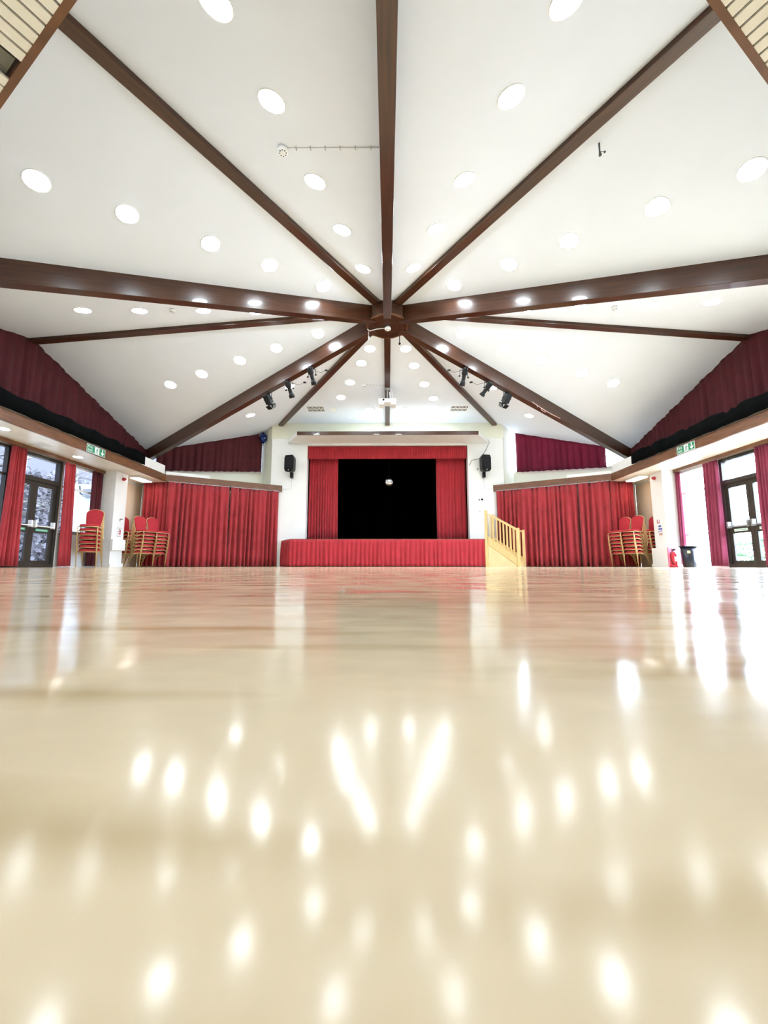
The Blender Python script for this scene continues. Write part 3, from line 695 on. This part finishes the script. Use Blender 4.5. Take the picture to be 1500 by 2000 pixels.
spot(1, 3.08, 'profile', (-.55,.42,-.7), 'black tilted stage spotlight, middle of the three on the right front beam', drop=.08, length=.42)
spot(1, 3.83, 'fresnel', (-.30,.55,-.75), 'black stage spotlight with barn doors, lowest on the right front beam', plug=False, drop=.02)

# ------------------------------------------------------------------ loudspeakers on the front wall
def speaker(s, label):
    cx = s*3.62; zc_ = 3.80; y = 14.92
    t = thing('loudspeaker', label, 'loudspeaker', (cx,15.19,3.42))
    rz = s*.28; R = Matrix.Rotation(-rz*-1, 3, 'Z')
    def L(x, yy, z): return Vector((cx,y,zc_)) + R @ Vector((x,yy,z))
    b = MB(); prof = [(-.13,-.31),(-.19,-.22),(-.195,.22),(-.15,.32),(.15,.32),(.195,.22),(.19,-.22),(.13,-.31)]
    n = len(prof); P = [L(px,-.14,pz) for px,pz in prof]+[L(px*.7,.15,pz*.9) for px,pz in prof]
    b.add(P, [tuple(range(n)), tuple(range(2*n-1,n-1,-1))]+[(i,i+n,(i+1)%n+n,(i+1)%n) for i in range(n)]); bd = obj('cabinet', b, BLK, t, bevel=.015)
    fa = R @ Vector((0,-1,0))
    g = MB(); g.rev(L(0,-.14,-.07), [(.14,.0),(.15,.012),(.135,.014),(.02,-.0)], axis=fa, n=28); obj('woofer_grille', g, mat('speaker_mesh', (.006,.006,.007), .55, spec=.25), bd)
    h = MB(); h.add([L(-.13,-.145,.10),L(.13,-.145,.10),L(.15,-.145,.25),L(-.15,-.145,.25),L(-.06,-.12,.15),L(.06,-.12,.15),L(.06,-.12,.2),L(-.06,-.12,.2)], [(0,1,5,4),(1,2,6,5),(2,3,7,6),(3,0,4,7),(4,5,6,7)]); obj('horn', h, mat('horn_black', (.008,.008,.009), .3, spec=.3), bd)
    lg = MB(); lg.rev(L(0,-.14,-.25), [(.024,.0),(.024,.02)], axis=fa, n=14); obj('badge', lg, GREY, bd)
    k = MB(); k.span((cx-.05-.0*s,15.06,3.32),(cx+.06,15.2,3.52)); k.tube([(cx,14.98,3.52),(cx,15.1,3.42)], .02, 8); obj('wall_bracket', k, BLKM, t, bevel=.005)
    return t
speaker(-1, 'black loudspeaker on the white wall left of the stage'); speaker(1, 'black loudspeaker on the white wall right of the stage')
c = MB(); c.tube([(-3.62,15.18,3.36),(-3.63,15.19,2.9),(-3.98,15.19,2.9)], .005, 5); tag(obj('wall_cable', c, mat('grey_cable', (.45,.45,.43), .5), origin=(-3.62,15.19,2.9)), 'thin cable dropping from the left loudspeaker on the white wall', 'cable')
c = MB(); c.tube([(3.62,15.18,3.36),(3.63,15.19,2.9),(3.95,15.19,2.9)], .005, 5); tag(obj('wall_cable', c, mat('grey_cable', (.45,.45,.43), .5), origin=(3.62,15.19,2.9)), 'thin cable dropping from the right loudspeaker on the white wall', 'cable')
c = MB(); c.tube([(3.84,15.15,4.80),(3.87,15.13,4.68),(3.75,15.19,4.4),(3.55,15.19,4.12)], .007, 5); c.tube([(3.55,15.19,4.08),(3.2,15.17,4.0),(3.1,15.17,3.8)], .009, 5); c.tube([(3.42,15.19,3.68),(3.40,15.19,3.63)], .015, 6)
tag(obj('wall_cable', c, BLK, origin=(3.6,15.19,3.8)), 'black looping cable between the canopy and the right loudspeaker', 'cable')

# wall control panel and small bracket on the right
t = thing('wall_control_panel', 'small white control panel with two round black knobs right of the stage', 'control panel', (3.48,15.2,2.49))
m = MB(); m.box((3.48,15.19,2.49),(.32,.02,.26)); obj('plate', m, WPL, t, bevel=.004)
m = MB(); m.rev((3.54,15.18,2.49),[(.04,0),(.036,.02)],axis=(0,-1,0),n=16); obj('knob', m, BLK, t)
m = MB(); m.box((3.43,15.175,2.48),(.035,.02,.06)); obj('knob', m, BLK, t)
m = MB(); m.box((3.44,15.18,2.05),(.07,.03,.06)); tag(obj('wall_socket', m, mat('pale_grey_plastic', (.6,.66,.66), .5), bevel=.01, origin=(3.44,15.2,2.05)), 'small pale grey fitting below the wall control panel', 'wall fitting')

# mirror ball
mb_ = mat('mirror_tiles', (.75,.75,.78), .12, metal=1.0)
t = thing('mirror_ball', 'silver mirror ball hanging inside the dark stage opening', 'mirror ball', (.06,16,3.52))
b = MB(); n_, m_ = 20, 12; c0 = Vector((.06,16,3.32)); R0 = .225
for i in range(m_):
    a0 = -PI/2+PI*i/m_; a1 = a0+PI/m_*.94
    k_ = max(4, int(n_*math.cos((a0+a1)/2)*1.6))
    for j in range(k_):
        b0 = 2*PI*j/k_; b1 = b0+2*PI/k_*.94
        f = lambda a, q: c0+Vector((math.cos(a)*math.cos(q), math.cos(a)*math.sin(q), math.sin(a)))*R0
        b.add([f(a0,b0),f(a0,b1),f(a1,b1),f(a1,b0)], [(0,1,2,3)])
bl = obj('mirror_tiles', b, mb_, t); b = MB(); b.ball(c0, R0-.006); obj('core', b, BLK, t)
b = MB(); b.tube([c0+Vector((0,0,R0)), (.06,16,5.4)], .004, 5); b.rev(c0+Vector((0,0,R0)),[(.03,-.01),(.03,.03),(.015,.04)],n=12); obj('hanging_wire', b, BLKM, t)
# a lamp of the stage rig that picks out the ball
sp = bpy.data.lights.new('stage_rig_lamp', 'SPOT'); sp.energy = 60; sp.spot_size = .22; sp.shadow_soft_size = .05; so = bpy.data.objects.new('stage_rig_lamp', sp); COL.objects.link(so)
so.location = (-1.96,10.3,4.6); so.rotation_euler = (Vector((.06,16,3.32))-Vector((-1.96,10.3,4.6))).to_track_quat('-Z','Y').to_euler()

# balloon
t = thing('foil_balloon', 'dark blue foil balloon floating under the ceiling left of the stage wall', 'balloon', (-4.88,15.55,4.6))
BM = mat('blue_foil', (.012,.03,.16), .18, metal=.7)
b = MB(); b.ball((-4.88,15.55,5.03),.185, sc=(.8,.8,1.15)); b.rev((-4.88,15.55,4.70),[(.028,0),(.012,.05),(.05,.14)],n=12); obj('balloon_body', b, BM, t)
b = MB()
for i in range(9): a = i*.9; b.ball((-4.88+.12*math.sin(a), 15.55-.13-.02*math.cos(i), 4.93+.025*i), .014, 6, 4)
obj('silver_spots', b, mat('silver_print', (.75,.78,.85), .3, metal=.4), t)
b = MB(); b.tube([(-4.88+.012*math.sin(i*1.3), 15.55+.012*math.cos(i*1.1), 4.72-.11*i) for i in range(9)], .010, 5); obj('ribbon', b, mat('ribbon_foil', (.18,.17,.2), .3, metal=.5), t)
b = MB(); b.tube([(-4.88,15.5,3.85),(-4.90,15.35,3.4),(-4.86,15.2,3.06)], .003, 4); obj('string', b, GREY, t)

# ------------------------------------------------------------------ fire exit signs, sounders, notices
GRN = mat('sign_green', (.02,.22,.10), .45)
def text_mesh(body, size):
    cu = bpy.data.curves.new('lettering', 'FONT'); cu.body = body; cu.size = size; cu.align_x = 'LEFT'; cu.extrude = .0006; cu.space_line = .85
    to = bpy.data.objects.new('tmp', cu); COL.objects.link(to); dg = bpy.context.evaluated_depsgraph_get(); dg.update()
    me = bpy.data.meshes.new_from_object(to.evaluated_get(dg)); mb = MB(); mb.add([v.co.copy() for v in me.vertices], [tuple(p.vertices) for p in me.polygons])
    bpy.data.objects.remove(to); bpy.data.curves.remove(cu); bpy.data.meshes.remove(me); return mb
def exit_sign(s, y0, y1, label):
    # local plane: u along sign reading direction, v up
    w_ = abs(y1-y0); h_ = .20; zc_ = 2.905
    ud = Vector((0, 1 if s < 0 else -1, 0)); nrm = Vector((-s,0,0)); org = Vector((s*(A_IN-.012), y0 if s < 0 else y1, zc_-h_/2)) if False else Vector((s*(A_IN-.006), min(y0,y1) if s < 0 else max(y0,y1), zc_-h_/2))
    def P(u, v, d=0): return org+ud*u+Vector((0,0,v))+nrm*d
    def quad(mb, pts, d):
        k_ = len(pts); mb.add([P(u,v,d) for u,v in pts]+[P(u,v,d-.002) for u,v in pts], [tuple(range(k_)), tuple(range(2*k_-1,k_-1,-1))]+[(i,(i+1)%k_,(i+1)%k_+k_,i+k_) for i in range(k_)])
    t = thing('fire_exit_sign', label, 'sign', org+ud*w_/2)
    b = MB(); quad(b, [(0,0),(w_,0),(w_,h_),(0,h_)], .006); obj('plate', b, WPL, t)
    e_ = .012; b = MB(); quad(b, [(e_,e_),(w_-e_,e_),(w_-e_,h_-e_),(e_,h_-e_)], .009); g = obj('green_panel', b, GRN, t)
    tx = text_mesh('Fire\nexit', .092); mb = MB(); mb.add([P(.03+v.x*1.15, .115+v.y, .0115+v.z) for v in tx.v], tx.f); obj('lettering', mb, WPL, g)
    # running figure beside a doorway
    b = MB(); x0 = w_*.42; x1 = w_*.66
    quad(b, [(x0,.02),(x1,.02),(x1,.18),(x0,.18)], .0115); dp = obj('doorway_pictogram', b, WPL, g)
    b = MB(); cx = (x0+x1)/2
    quad(b, [(cx-.012+.02,.145),(cx+.012+.02,.145),(cx+.014+.02,.165),(cx-.010+.02,.168)], .0135)
    quad(b, [(cx-.015,.085),(cx+.01,.08),(cx+.028,.135),(cx+.004,.142)], .0135)
    quad(b, [(cx-.012,.09),(cx-.035,.055),(cx-.055,.052),(cx-.055,.042),(cx-.028,.04),(cx+.006,.085)], .0135)
    quad(b, [(cx-.002,.088),(cx+.022,.065),(cx+.016,.028),(cx+.03,.028),(cx+.038,.07),(cx+.012,.092)], .0135)
    quad(b, [(cx+.004,.135),(cx-.03,.125),(cx-.04,.10),(cx-.03,.098),(cx-.02,.115),(cx+.01,.122)], .0135)
    quad(b, [(cx+.022,.135),(cx+.045,.11),(cx+.062,.115),(cx+.06,.105),(cx+.042,.10),(cx+.016,.122)], .0135)
    obj('running_figure', b, GRN, dp)
    b = MB(); ax_ = w_*.84; aw = .055
    quad(b, [(ax_-.014,.178),(ax_-.014,.06),(ax_+.014,.06),(ax_+.014,.178)], .0115); quad(b, [(ax_,.022),(ax_,.055),(ax_-.055,.11),(ax_-.055,.076)], .0119); quad(b, [(ax_,.055),(ax_,.022),(ax_+.055,.076),(ax_+.055,.11)], .0119); obj('down_arrow', b, WPL, g)
exit_sign(-1, 9.62, 10.27, 'green and white Fire exit sign on the left timber fascia')
exit_sign(1, 9.53, 10.14, 'green and white Fire exit sign on the right timber fascia')
for s, side in ((-1,'left'),(1,'right')):
    t = thing('alarm_sounder', 'small red fire alarm sounder high on the white '+side+' pillar', 'alarm', (s*7.97,12.05,2.6))
    b = MB(); b.rev((s*7.965,12.05,2.62),[(.05,0),(.055,.03),(.03,.07),(.034,.09)],axis=(-s,-.3,0),n=16); obj('horn', b, mat('alarm_red', (.45,.03,.04), .4), t)
    b = MB(); b.box((s*7.965,12.05,2.70),(.03,.12,.1)); obj('backbox', b, WPL, t)
def notice(x, y, z, w_, h_, label, blocks, nrm):
    t = thing('notice', label, 'notice', (x,y,z)); u = Vector((nrm[1],-nrm[0],0)); u = -u; n = Vector((*nrm,0)); c = Vector((x,y,z))
    rz = math.atan2(u.y,u.x)
    b = MB(); b.box(c+n*.003,(w_,.004,h_),rz=rz); sh = obj('sheet', b, WPL, t)
    for (du,dv,bw,bh,col) in blocks:
        q = MB(); q.box(c+n*.0065+u*du+Vector((0,0,dv)),(bw,.002,bh),rz=rz); obj('printed_block', q, mat('ink_%d%d%d' % tuple(int(v*20) for v in col), col, .5), sh)
K = (.06,.06,.06); RD = (.55,.05,.05); BL = (.06,.10,.40)
notice(-7.969,12.06,1.02,.2,.28, 'framed notice with dark lines on the left pillar', [(0,.12,.18,.008,K),(0,-.12,.18,.008,K),(-.04,.02,.05,.02,K),(-.04,-.05,.05,.02,RD),(.04,0,.05,.14,RD),(.0,.075,.06,.02,K)], (1,0))
b = MB(); b.box((-7.955,12.06,1.36),(.04,.12,.12)); t = tag(obj('fire_call_point', b, WPL, bevel=.006, origin=(-7.97,12.06,1.36)), 'white and dark fire call point above the notice on the left pillar', 'call point')
b = MB(); b.box((-7.932,12.06,1.41),(.006,.12,.02)); b.box((-7.932,12.01,1.38),(.006,.02,.07)); obj('dark_surround', b, BLK, t)
b = MB(); b.box((7.955,12.0,1.33),(.04,.12,.12)); t = tag(obj('fire_call_point', b, WPL, bevel=.006, origin=(7.97,12.0,1.33)), 'small red-edged fire call point above the notices on the right pillar', 'call point')
b = MB(); b.box((7.932,12.0,1.28),(.006,.12,.02)); b.box((7.932,12.05,1.33),(.006,.02,.1)); b.box((7.932,11.96,1.34),(.006,.012,.07)); obj('red_surround', b, mat('alarm_red', (.45,.03,.04), .4), t)
notice(7.965,12.0,1.05,.24,.36, 'white notice printed in blue and red on the right pillar', [(-.0,.13,.12,.05,BL),(.02,.05,.16,.045,BL),(-.08,.05,.02,.02,BL),(-.08,0,.02,.02,BL),(-.08,-.05,.02,.02,BL),(.02,-.01,.14,.02,BL),(.02,-.1,.15,.07,(.6,.35,.3))], (-1,0))

# ------------------------------------------------------------------ stacking chairs
def make_chair():
    t = thing('banquet_chair', 'x', 'chair', (0,0,0))   # faces -Y, origin on floor
    m = MB()  # seat cushion
    def pad(cx, cy, cz, w_, d_, h_, M=None, n=5, crown=.02, arch=0):
        P = []; F = []
        for j, hh in enumerate((-h_/2, h_/2*.4, h_/2)):
            for i in range(16):
                a = 2*PI*i/16; ca, sa = math.cos(a), math.sin(a); e = .45
                k = 1.0 if j < 2 else .9
                x = math.copysign(abs(ca)**e, ca)*w_/2*k; y = math.copysign(abs(sa)**e, sa)*d_/2*k
                P.append(Vector((x,y,hh)))
        P.append(Vector((0,0,h_/2+crown)))
        for j in range(2):
            for i in range(16): F.append((j*16+i, j*16+(i+1)%16, (j+1)*16+(i+1)%16, (j+1)*16+i))
        for i in range(16): F.append((32+i, 32+(i+1)%16, 48))
        F.append(tuple(range(15,-1,-1)))
        R = M or Matrix.Identity(3); return [R @ p + Vector((cx,cy,cz)) for p in P], F
    vs, fs = pad(0,-.01,.445,.43,.44,.055); m.add(vs, fs, True); obj('seat', m, CHRED, t, local=True)
    # backrest: rounded-top panel leaning back
    lean = .20; R = Matrix.Rotation(lean, 3, 'X').inverted()
    def back_pt(x, h, d): return Vector((0,.215,.46)) + Matrix.Rotation(-lean, 3, 'X') @ Vector((x,d,h))
    outl = []
    for i in range(15):
        a = PI*i/14; outl.append((.195*math.cos(a)*(1), .34+.125*math.sin(a)))
    outl = [(.165,.02),(.18,.15)]+outl+[(-.18,.15),(-.165,.02)]
    n = len(outl); P = [back_pt(x,h,-.028) for x,h in outl]+[back_pt(x,h,.022) for x,h in outl]
    m = MB(); m.add(P, [tuple(range(n)), tuple(range(2*n-1,n-1,-1))]+[(i,i+n,(i+1)%n+n,(i+1)%n) for i in range(n)]); obj('backrest', m, CHRED, t, local=True)
    m = MB(); path = [back_pt(x*1.06,h*1.015 if h > .3 else h,0) for x,h in outl]; path = [back_pt(.19,-.03,0)]+path+[back_pt(-.19,-.03,0)]
    m.tube(path, .011, 6); obj('back_frame', m, GOLD, t, local=True)
    m = MB(); zf_ = .405
    m.tube([(-.21,-.22,zf_),(.21,-.22,zf_)], .011, 6); m.tube([(-.2,.2,zf_),(.2,.2,zf_)], .011, 6)
    for s in (-1,1): m.tube([(s*.21,-.20,zf_+.005),(s*.21,.10,zf_+.01),(s*.205,.19,zf_+.02),(s*.19,.24,.45)], .012, 6)
    obj('seat_frame', m, GOLD, t, local=True)
    for s in (-1,1):
        m = MB(); m.tube([(s*.222,-.17,zf_+.006),(s*.224,-.215,zf_-.02),(s*.224,-.228,.34),(s*.222,-.222,.008)], .0105, 6); obj('leg', m, GOLD, t, local=True)
    for s in (-1,1):
        m = MB(); m.tube([(s*.222,-.08,zf_+.0),(s*.222,.05,zf_-.03),(s*.222,.12,.33),(s*.224,.30,.008)], .0105, 6); obj('leg', m, GOLD, t, local=True)
    return t
chair0 = make_chair(); used = [False]
NO = ['bottom chair', 'second chair up', 'third chair up', 'middle chair', 'third chair down', 'second chair down', 'top chair']
def stack(x, y, rz, desc, group, n=7, dz=.109, dy=.016):
    f = Vector((math.sin(rz), -math.cos(rz)))   # facing direction for local -Y
    for i in range(n):
        o = copy_tree(chair0) if used[0] else chair0; used[0] = True
        o.location = (x+f.x*dy*i, y+f.y*dy*i, dz*i); o.rotation_euler = (0,0,rz)
        tag(o, 'red gold-framed '+NO[i]+' of the stack '+desc, 'chair', group)
stack(-8.0, 10.98, .35, 'beside the left glazed doors', 'chairs stacked by the left doors')
stack(-7.58, 12.62, 1.2, 'just right of the left pillar', 'chairs stacked right of the left pillar')
stack(-7.42, 13.03, 1.2, 'against the left red curtain', 'chairs stacked against the left curtain')
stack(-8.16, 12.72, 1.3, 'half hidden behind the left pillar', 'chairs stacked behind the left pillar')
stack(7.58, 12.62, -1.2, 'just left of the right pillar', 'chairs stacked left of the right pillar')
stack(7.42, 13.03, -1.2, 'against the right red curtain', 'chairs stacked against the right curtain')
stack(8.16, 12.72, -1.3, 'half hidden behind the right pillar', 'chairs stacked behind the right pillar')

# ------------------------------------------------------------------ stage stairs
t = thing('stage_stairs', 'pine staircase with balustrades leading up to the right side of the stage', 'stairs', (3.9,14.1,0))
run = Vector((.866,-.5)); wd = Vector((.5,.866)); A0 = Vector((3.44,14.22)); LR = 1.09; WID = .88
def SP(r, w_, z): p = A0+run*r+wd*w_; return Vector((p.x,p.y,z))
rz = math.atan2(run.y, run.x)
def sbox(mb, r0, r1, w0, w1, z0, z1): c = SP((r0+r1)/2,(w0+w1)/2,(z0+z1)/2); mb.box(c,(abs(r1-r0),abs(w1-w0),abs(z1-z0)),rz=rz)
def slope(mb, r0, z0, r1, z1, w0, w1, th): # sloped board, z at top edge
    P = [SP(r0,w0,z0-th),SP(r1,w0,z1-th),SP(r1,w0,z1),SP(r0,w0,z0)]+[SP(r0,w1,z0-th),SP(r1,w1,z1-th),SP(r1,w1,z1),SP(r0,w1,z0)]
    mb.add(P, [(0,1,2,3),(7,6,5,4),(0,4,5,1),(1,5,6,2),(2,6,7,3),(3,7,4,0)])
b = MB(); nst = 4
for i in range(nst):
    z = ST-.235*(i)-.01 if i else ST; sbox(b, .0+.27*i, .27*(i+1)+.02, .05, WID-.05, z-.235*1-.0+.2-.03, z-.235+.2)
obj('treads', b, PINE, t)
b = MB()
for i in range(nst): sbox(b, .27*(i+1)-.02, .27*(i+1), .05, WID-.05, max(0,ST-.235*(i+1)-.2), ST-.235*i-.04)
obj('risers', b, PINE, t)
for j, w0 in enumerate((0.0, WID-.045)):
    for rr, hz in ((-.02,1.96 if j == 0 else 1.9),(LR-.04,1.29)):
        b = MB(); sbox(b, rr-.045, rr+.045, w0-.02, w0+.07, 0, hz); obj('newel_post', b, PINE, t, bevel=.006)
    b = MB(); slope(b, .03, ST+.08, LR-.08, .30, w0, w0+.045, .26); obj('stringer', b, PINE, t, bevel=.004)
    b = MB(); slope(b, .02, 1.86, LR-.07, 1.24, w0-.012, w0+.058, .05); obj('handrail', b, PINE, t, bevel=.008)
    b = MB(); slope(b, .02, ST+.11, LR-.07, .33, w0-.006, w0+.052, .03); obj('base_rail', b, PINE, t)
    for i in range(8):
        u = (i+.8)/8.6; r_ = .03+(LR-.1)*u; zb_ = ST+.1+(.33-ST-.1)*u; zt_ = 1.83+(1.21-1.83)*u
        b = MB(); sbox(b, r_-.016, r_+.016, w0+.007, w0+.039, zb_, zt_); obj('baluster', b, PINE, t)
b = MB(); P = [SP(.03,.015,0),SP(LR-.1,.015,0),SP(LR-.1,.015,.08),SP(.03,.015,ST-.16)]; P2 = [p+Vector((wd.x,wd.y,0))*.012 for p in P]
b.add(P+P2, [(0,1,2,3),(7,6,5,4),(0,4,5,1),(1,5,6,2),(2,6,7,3),(3,7,4,0)]); obj('side_panel', b, mat('pale_pine_ply', (.80,.62,.32), .5, var=.1, vscale=3), t)

# ------------------------------------------------------------------ bin, extinguisher
t = thing('waste_bin', 'black plastic waste bin standing right of the red fire extinguisher', 'bin', (8.10,11.14,0))
b = MB(); b.rev((8.10,11.14,0),[(.145,.0),(.15,.01),(.19,.54),(.185,.54),(.14,.02)],n=28); obj('bin_body', b, mat('bin_plastic', (.012,.014,.022), .28), t)
b = MB(); b.rev((8.10,11.14,.53),[(.19,0),(.205,.0),(.205,.03),(.185,.03)],n=28); obj('rim', b, BLK, t)
b = MB()
for s in (-1,1): b.tube([(8.10+s*.19*.8,11.14-.19*.6,.56),(8.10+s*.24*.8,11.14-.24*.6,.57),(8.10+s*.26*.8,11.14-.26*.6,.53)],.01,6)
obj('handle', b, BLK, t)
b = MB(); b.box((8.10-.145*.7-.01,11.14-.18*.9,.40),(.07,.006,.07),rz=-.5); obj('sticker', b, mat('yellowish_sticker', (.75,.65,.4), .5), t)
t = thing('fire_extinguisher', 'red fire extinguisher on the floor in front of the right pillar', 'fire extinguisher', (7.80,11.32,0))
RX = mat('extinguisher_red', (.62,.03,.05), .25)
b = MB(); b.rev((7.80,11.32,0),[(.075,.03),(.082,.045),(.082,.34),(.06,.40),(.03,.42),(.028,.45)],n=24); obj('cylinder', b, RX, t)
b = MB(); b.rev((7.80,11.32,0),[(.10,0),(.10,.04),(.085,.05)],n=24); obj('foot', b, RX, t)
b = MB(); b.box((7.80,11.30,.47),(.03,.09,.03)); b.tube([(7.80,11.32,.46),(7.84,11.26,.50)],.01,6); b.tube([(7.80,11.32,.45),(7.87,11.28,.47)],.008,6); obj('valve', b, BLK, t)
b = MB(); b.tube([(7.79,11.26,.45),(7.70,11.24,.40),(7.67,11.23,.25),(7.70,11.23,.12),(7.745,11.24,.08)],.009,6); obj('hose', b, BLK, t)
b = MB(); b.box((7.815,11.237,.22),(.08,.005,.13)); obj('label_patch', b, mat('extinguisher_label', (.85,.6,.6), .4), t)
b = MB(); b.box((7.94,11.54,.28),(.26,.03,.54)); tag(obj('extinguisher_backboard', b, mat('pinkish_red_board', (.70,.16,.24), .4), bevel=.005, origin=(7.94,11.54,0)), 'pinkish red backboard behind the fire extinguisher', 'backboard')

# scrap on the floor close to the camera
b = MB(); 
P = []; 
b.tube([(-.083+.003*math.cos(a*.7),.790,.0045+.0035*math.sin(a*.7)) for a in range(9)], .0008, 5); b.tube([(-.0855,.7905,.001),(-.088,.791,.0014),(-.096,.788,.0008)], [.0006,.0012,.0003], 5)
tag(obj('floor_scrap', b, mat('pale_scrap', (.55,.50,.42), .5), origin=(-.087,.79,0)), 'tiny curled pale scrap lying on the floor in front of the stage', 'scrap')

# ------------------------------------------------------------------ outside
m = MB(); m.span((-60,-30,-.2),(-8.7,60,-.12)); m.span((8.7,-30,-.2),(60,60,-.12)); struct(obj('ground', m, mat('paving', (.33,.32,.30), .9, var=.4, vscale=1.5)))
BARK = mat('bark', (.055,.045,.038), .9, var=.5, vscale=8)
def tree(x, y, h, seed, label):
    rnd = random.Random(seed); t = thing('bare_tree', label, 'tree', (x,y,-.12)); b = MB()
    b.tube([(x,y,-.12),(x+rnd.uniform(-.1,.1),y,h*.4),(x+rnd.uniform(-.3,.3),y+rnd.uniform(-.3,.3),h)], [.16,.12,.03], 8); obj('trunk', b, BARK, t)
    b = MB()
    for i in range(34):
        z = rnd.uniform(.15,.95)*h; a = rnd.uniform(0,2*PI); l = rnd.uniform(.8,2.4)*(1.1-z/h*.6); p = Vector((x,y,z)); d = Vector((math.cos(a),math.sin(a),rnd.uniform(-.1,.7)))
        q = p+d*l*.5+Vector((0,0,rnd.uniform(-.1,.1))); e = p+d*l; b.tube([p,q,e],[.035,.02,.006],5)
        for j in range(3):
            d2 = Vector((rnd.uniform(-1,1),rnd.uniform(-1,1),rnd.uniform(-.3,.8))); b.tube([q,q+d2*.35,q+d2*.7+Vector((0,0,-.06))],[.012,.008,.003],4)
    obj('branches', b, BARK, t)
k = 0
for x, y in ((-11.2,11.3),(-14.0,15.2),(-15.5,19.8),(-11.8,7.0),(-10.6,16.6)):
    tree(x, y, 5.5+k*.3, 60+k, 'bare dark tree outside the left glazed doors, seen through the glass'); k += 1
for o in bpy.data.objects:
    if o.name.startswith('bare_tree'): o['group'] = 'bare trees outside the left doors'
def leafy(name, c, r, n, mt, label, seed, cat='hedge'):
    rnd = random.Random(seed); b = MB()
    for i in range(n):
        p = Vector(c)+Vector((rnd.uniform(-1,1)*r[0],rnd.uniform(-1,1)*r[1],rnd.uniform(-1,1)*r[2])); a = rnd.uniform(.05,.12)*(2.2 if n > 5000 else 1)
        u = Vector((rnd.uniform(-1,1),rnd.uniform(-1,1),rnd.uniform(-1,1))).normalized(); v = u.orthogonal().normalized()
        b.add([p-u*a, p-v*a*.5, p+u*a, p+v*a*.5], [(0,1,2,3)])
    tag(obj(name, b, mt, origin=(c[0],c[1],-.12)), label, cat)
leafy('hedge', (-21,21,2.6), (1.6,13,2.9), 15000, mat('dark_leaf', (.035,.03,.035), .8, var=.4, vscale=2), 'tall dark hedge far outside the left doors', 5)
leafy('garden_bush', (11.3,12.4,.35), (.6,1.2,.5), 900, mat('green_leaf', (.10,.25,.09), .7, var=.4, vscale=2), 'green bush seen low through the right glazed door', 6, 'bush')
m = MB(); m.span((-10.15,12.7,-.12),(-8.75,15.0,2.6)); ob = tag(obj('outbuilding', m, mat('outside_render', (.72,.75,.78), .8), origin=(-9.45,13.8,-.12)), 'pale rendered outbuilding seen through the window beside the left pillar', 'building')
m = MB(); m.tube([(-9.75,12.68,2.55),(-9.7,12.66,2.3),(-9.55,12.66,2.2),(-9.4,12.66,2.25)], .02, 6); obj('outdoor_cable', m, BLK, ob)
m = MB(); m.box((-9.35,12.62,2.3),(.4,.15,.26)); obj('wall_unit', m, GREY, ob, bevel=.02)
